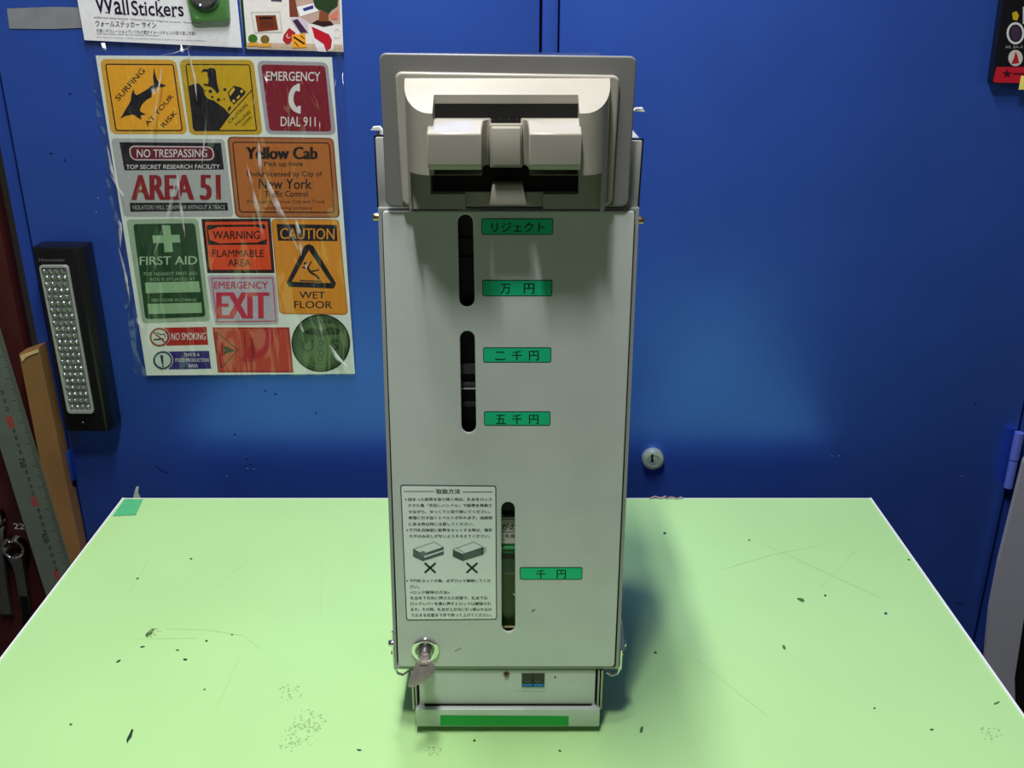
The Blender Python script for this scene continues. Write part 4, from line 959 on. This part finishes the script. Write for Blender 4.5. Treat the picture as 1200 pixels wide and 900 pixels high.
# lobes
LF = 0.5415
def lobe(xo, xib, xif, mirror):
    # xo: outer px ; xib inner px at the back ; xif inner px at front
    LK = 0.553; zb_, zf_ = Z(141, LK), Z(157, LF); zl = Z(193.5, LF); zc = Z(200, LF) 
    xO = X(xo, 157, LF); xFi = X(xif, 159, LF); xBi = X(xib, 141, D110)
    pl = [(xO, D110 + 0.002), (xO, LF)]
    pts = [(xFi, LF)]
    for k in range(1, 7):
        t = k / 6 * math.pi / 2
        pts.append((xFi + (xBi - xFi) * (1 - math.cos(t)) * 0.9, LF + (D110 - LF) * math.sin(t) * 0.98))
    pl += pts + [(xBi, D110 + 0.002)]
    bm = prism_bm(pl, 'z', zc, zb_)
    sl = (zf_ - zb_) / (LF - LK); n = Vector((0, -sl, 1)).normalized()
    r = bmesh.ops.bisect_plane(bm, geom=bm.verts[:] + bm.edges[:] + bm.faces[:], plane_co=(0, LK, zb_), plane_no=n, clear_outer=True)
    bmesh.ops.contextual_create(bm, geom=[e for e in r['geom_cut'] if isinstance(e, bmesh.types.BMEdge)])
    # chamfer at the bottom front
    r = bmesh.ops.bisect_plane(bm, geom=bm.verts[:] + bm.edges[:] + bm.faces[:], plane_co=(0, LF, zl), plane_no=Vector((0, -1, -0.75)).normalized(), clear_outer=True)
    bmesh.ops.contextual_create(bm, geom=[e for e in r['geom_cut'] if isinstance(e, bmesh.types.BMEdge)])
    o = from_bm('note_guide', bm, M_bezel, mc, True)
    md = o.modifiers.new('bevel', 'BEVEL'); md.width = 0.0007; md.segments = 2; md.limit_method = 'ANGLE'; md.angle_limit = math.radians(30)
lobe(500, 577, 564, False)
lobe(682, 609, 620, True)
zc0 = Z(150, 0.552)
b = box_bm(X(576, 150, 0.552), X(610, 150, 0.552), 0.552, D110 + 0.001, Z(194, 0.552), zc0, None, 0.0007); from_bm('centre_block', b, M_bezel, mc, True)
b = box_bm(X(574, 145, 0.560), X(612, 145, 0.560), 0.5585, D110 + 0.001, Z(196, 0.560), Z(145, 0.560), None, 0.0005); from_bm('centre_block', b, M_bezel, mc, True)
tb = toplane([(577, 217), (612, 217), (617.5, 240.5), (573, 240.5)], 0.560)
from_bm('centre_tab', prism_bm(tb, 'y', 0.560, 0.575, 0.0007), M_bezel, mc, True)

# panel lock
LX, LY = 498.5, 760.5
c = P(LX, LY, FD)
b = lathe_bm([(0.0, 0.001), (0.0055, 0.001), (0.0058, 0.0022), (0.0078, 0.0026), (0.0098, 0.0018), (0.0104, 0.0), (0.0104, -0.001)], 40); bmesh.ops.translate(b, vec=c, verts=b.verts)
lock = from_bm('lock', b, M_chrome, mc, True); lock['label'] = 'round chrome lock at the lower left of the panel'
b = lathe_bm([(0.0, 0.0085), (0.0042, 0.0085), (0.0052, 0.0075), (0.0055, 0.001), (0.0055, 0.0)], 28); bmesh.ops.translate(b, vec=c, verts=b.verts)
from_bm('lock_barrel', b, M_steel, lock, True)
# key
M_key = mat('tarnished_key_steel', (172, 160, 160), 0.3, 0.6, var=0.15, scale=300)
ky = empty('key', c + Vector((0, -0.008, 0)), 'tarnished flat key left in the round lock of the grey unit', 'key')
b = box_bm(c.x - 0.0036, c.x + 0.0036, FD - 0.0165, FD - 0.0086, c.z - 0.0012, c.z + 0.0012, None, 0.0005); from_bm('blade', b, M_key, ky, True)
# bow: a rounded lozenge whose plane droops forward and left
bow = [(a_ * 1.22, b_ * 1.22) for a_, b_ in [(-0.0045, 0.001), (0.0035, 0.0016), (0.0062, -0.001), (0.0058, -0.0062), (0.001, -0.0105), (-0.0065, -0.0140), (-0.0095, -0.0135), (-0.0085, -0.009), (-0.0060, -0.003)]]
b = prism_bm(bow, 'y', -0.0010, 0.0010, 0.0004)
xf(b, c + Vector((0.0002, -0.0145, -0.0012)), Matrix.Rotation(math.radians(-22), 3, 'X'))
from_bm('bow', b, M_key, ky, True)
pr = Print(lambda x, y: P(x, y, FD - 0.0172), (0, -1, 0))

# lower box
LB = DV + 0.003
xa, xb = X(489.5, 800, LB), X(699, 800, LB)
ztop, zlow = Z(786, LB), Z(829, LB)
lb = box('lower_box', xa + 0.0008, xb - 0.0008, LB, 0.785, zlow - 0.001, co[3][1] - 0.0005, M_body, mc, 0.0006)
for x0, x1, d in ((X(482.5, 800, LB), X(484.8, 800, LB), 0.001), (X(486.2, 800, LB), X(488.2, 800, LB), 0.0), (X(700.3, 800, LB), X(702.2, 800, LB), 0.0), (X(704, 800, LB), X(706.3, 800, LB), 0.001)):
    box('side_rail', x0, x1, LB + d - 0.002, 0.785, zlow - 0.001, ztop + 0.001, M_steel if d else M_case, mc, 0.0003)
for px in (485.5, 703.1): box('rail_gap', X(px - 0.8, 800, LB), X(px + 0.8, 800, LB), LB + 0.002, 0.78, zlow, ztop, M_dark, mc)
for px in (489, 699.6): box('rail_gap', X(px - 0.7, 800, LB), X(px + 0.7, 800, LB), LB - 0.0003, 0.78, zlow, ztop, M_dark, mc)
c = P(593.5, 790, LB)
b = lathe_bm([(0.0, 0.0012), (0.0012, 0.0016), (0.002, 0.0012), (0.0023, 0.0), (0.0, 0.0)], 20); bmesh.ops.translate(b, vec=c, verts=b.verts)
scw = from_bm('screw', b, mat('brown_screw', (140, 100, 80), 0.3, 0.8), mc, True)
pr = up(LB - 0.0016); pr.line([(591.8, 790), (595.2, 790)], 0.7, 1, M_dark); pr.line([(593.5, 788.3), (593.5, 791.7)], 0.7, 1, M_dark); pr.obj('cross_slot', scw)
pr = up(LB); pr.ell(650.5, 793.5, 1.1, 1.1, 1, M_dark, 10); pr.line([(603, 809.6), (640, 810.2)], 0.5, 1, ink(175, 190, 175)); pr.obj('small_hole', lb)
a, c = P(611.5, 789, LB), P(638, 804.5, LB)
cw = box('connector', a.x, c.x, LB - 0.0006, LB + 0.001, c.z, a.z, mat('connector_dark', (52, 50, 50), 0.4), mc); cw['label'] = 'small dark connector with a blue lower strip'
pr = up(LB - 0.0006); pr.rect(612, 801.3, 637.6, 804.3, 1, mat('connector_blue', (20, 120, 200), 0.35)); pr.rect(623.6, 789.2, 624.8, 804.2, 2, ink(30, 30, 34))
for x in (618, 630): pr.ring(x, 796.5, 3.4, 2.8, 0.9, 2, ink(110, 112, 112), 14, 0.2, 2.9)
pr.obj('contacts', cw)
# base tray
TD = DV - 0.002
a, c = P(486.5, 831.5, TD), P(702.5, 852, TD)
bt_ = box('base_tray', P(487, 840, TD).x, P(703, 840, TD).x, TD, 0.79, c.z, a.z, M_zinc, mc, 0.0012)
box('foot_plate', P(491, 851, TD).x, P(701, 851, TD).x, TD + 0.012, 0.78, TZ, c.z + 0.001, M_black, mc)
pr = up(TD); pr.quad([(516, 838), (666.5, 839), (666.5, 850.6), (516, 850.6)], 1, M_tape); pr.obj('green_tape', bt_)['label'] = 'bright green tape strip'
box('tray_gap', P(497, 830, TD).x, P(694, 830, TD).x, LB - 0.001, LB + 0.002, a.z - 0.0004, a.z + 0.0012, M_dark, mc)
# side brackets at the foot of the casing
def bracket(px, sgn):
    x = X(px, 770, DV + 0.006); zt_, zb2 = Z(742, DV + 0.006), Z(791, DV + 0.006)
    pts = [(x, DV + 0.008, zt_), (x, DV + 0.006, (zt_ + zb2) / 2), (x, DV + 0.006, zb2 + 0.006), (x - sgn * 0.0022, DV + 0.006, zb2 + 0.0015), (x - sgn * 0.006, DV + 0.006, zb2), (x - sgn * 0.010, DV + 0.006, zb2 + 0.003)]
    from_bm('wire_bracket', tube_bm(pts, 0.0011, 8), M_chrome, mc, True)
    b = box_bm(x - sgn * 0.0002, x - sgn * 0.0045, DV + 0.008, 0.76, zb2 + 0.008, zt_ - 0.004); from_bm('side_plate', b, M_dark, mc)
    c = P(px - sgn * -2.0, 756, DV + 0.005); b = cyl_bm(0.0026, 0.005, 14, None, 0.0008); xf(b, (x + sgn * 0.001, DV + 0.007, Z(755, DV + 0.006)), Matrix.Rotation(math.pi / 2, 3, 'Y')); from_bm('screw', b, M_chrome, mc, True)
    b = cyl_bm(0.0015, 0.003, 12, None, 0.0004); xf(b, (x + sgn * 0.0004, DV + 0.007, Z(766, DV + 0.006)), Matrix.Rotation(math.pi / 2, 3, 'Y')); from_bm('screw', b, mat('brass_screw', (200, 170, 120), 0.25, 1.0), mc, True)
bracket(461.5, -1); bracket(727.5, 1)
q = toplane([(727, 730), (730, 735), (733, 762), (725, 763)], DV + 0.004)
o = from_bm('catch_plate', prism_bm(q, 'y', DV + 0.004, DV + 0.03, 0.0003), mat('violet_grey_steel', (98, 100, 140), 0.35, 0.3), mc); o['label'] = 'violet-grey catch plate at the lower right side'
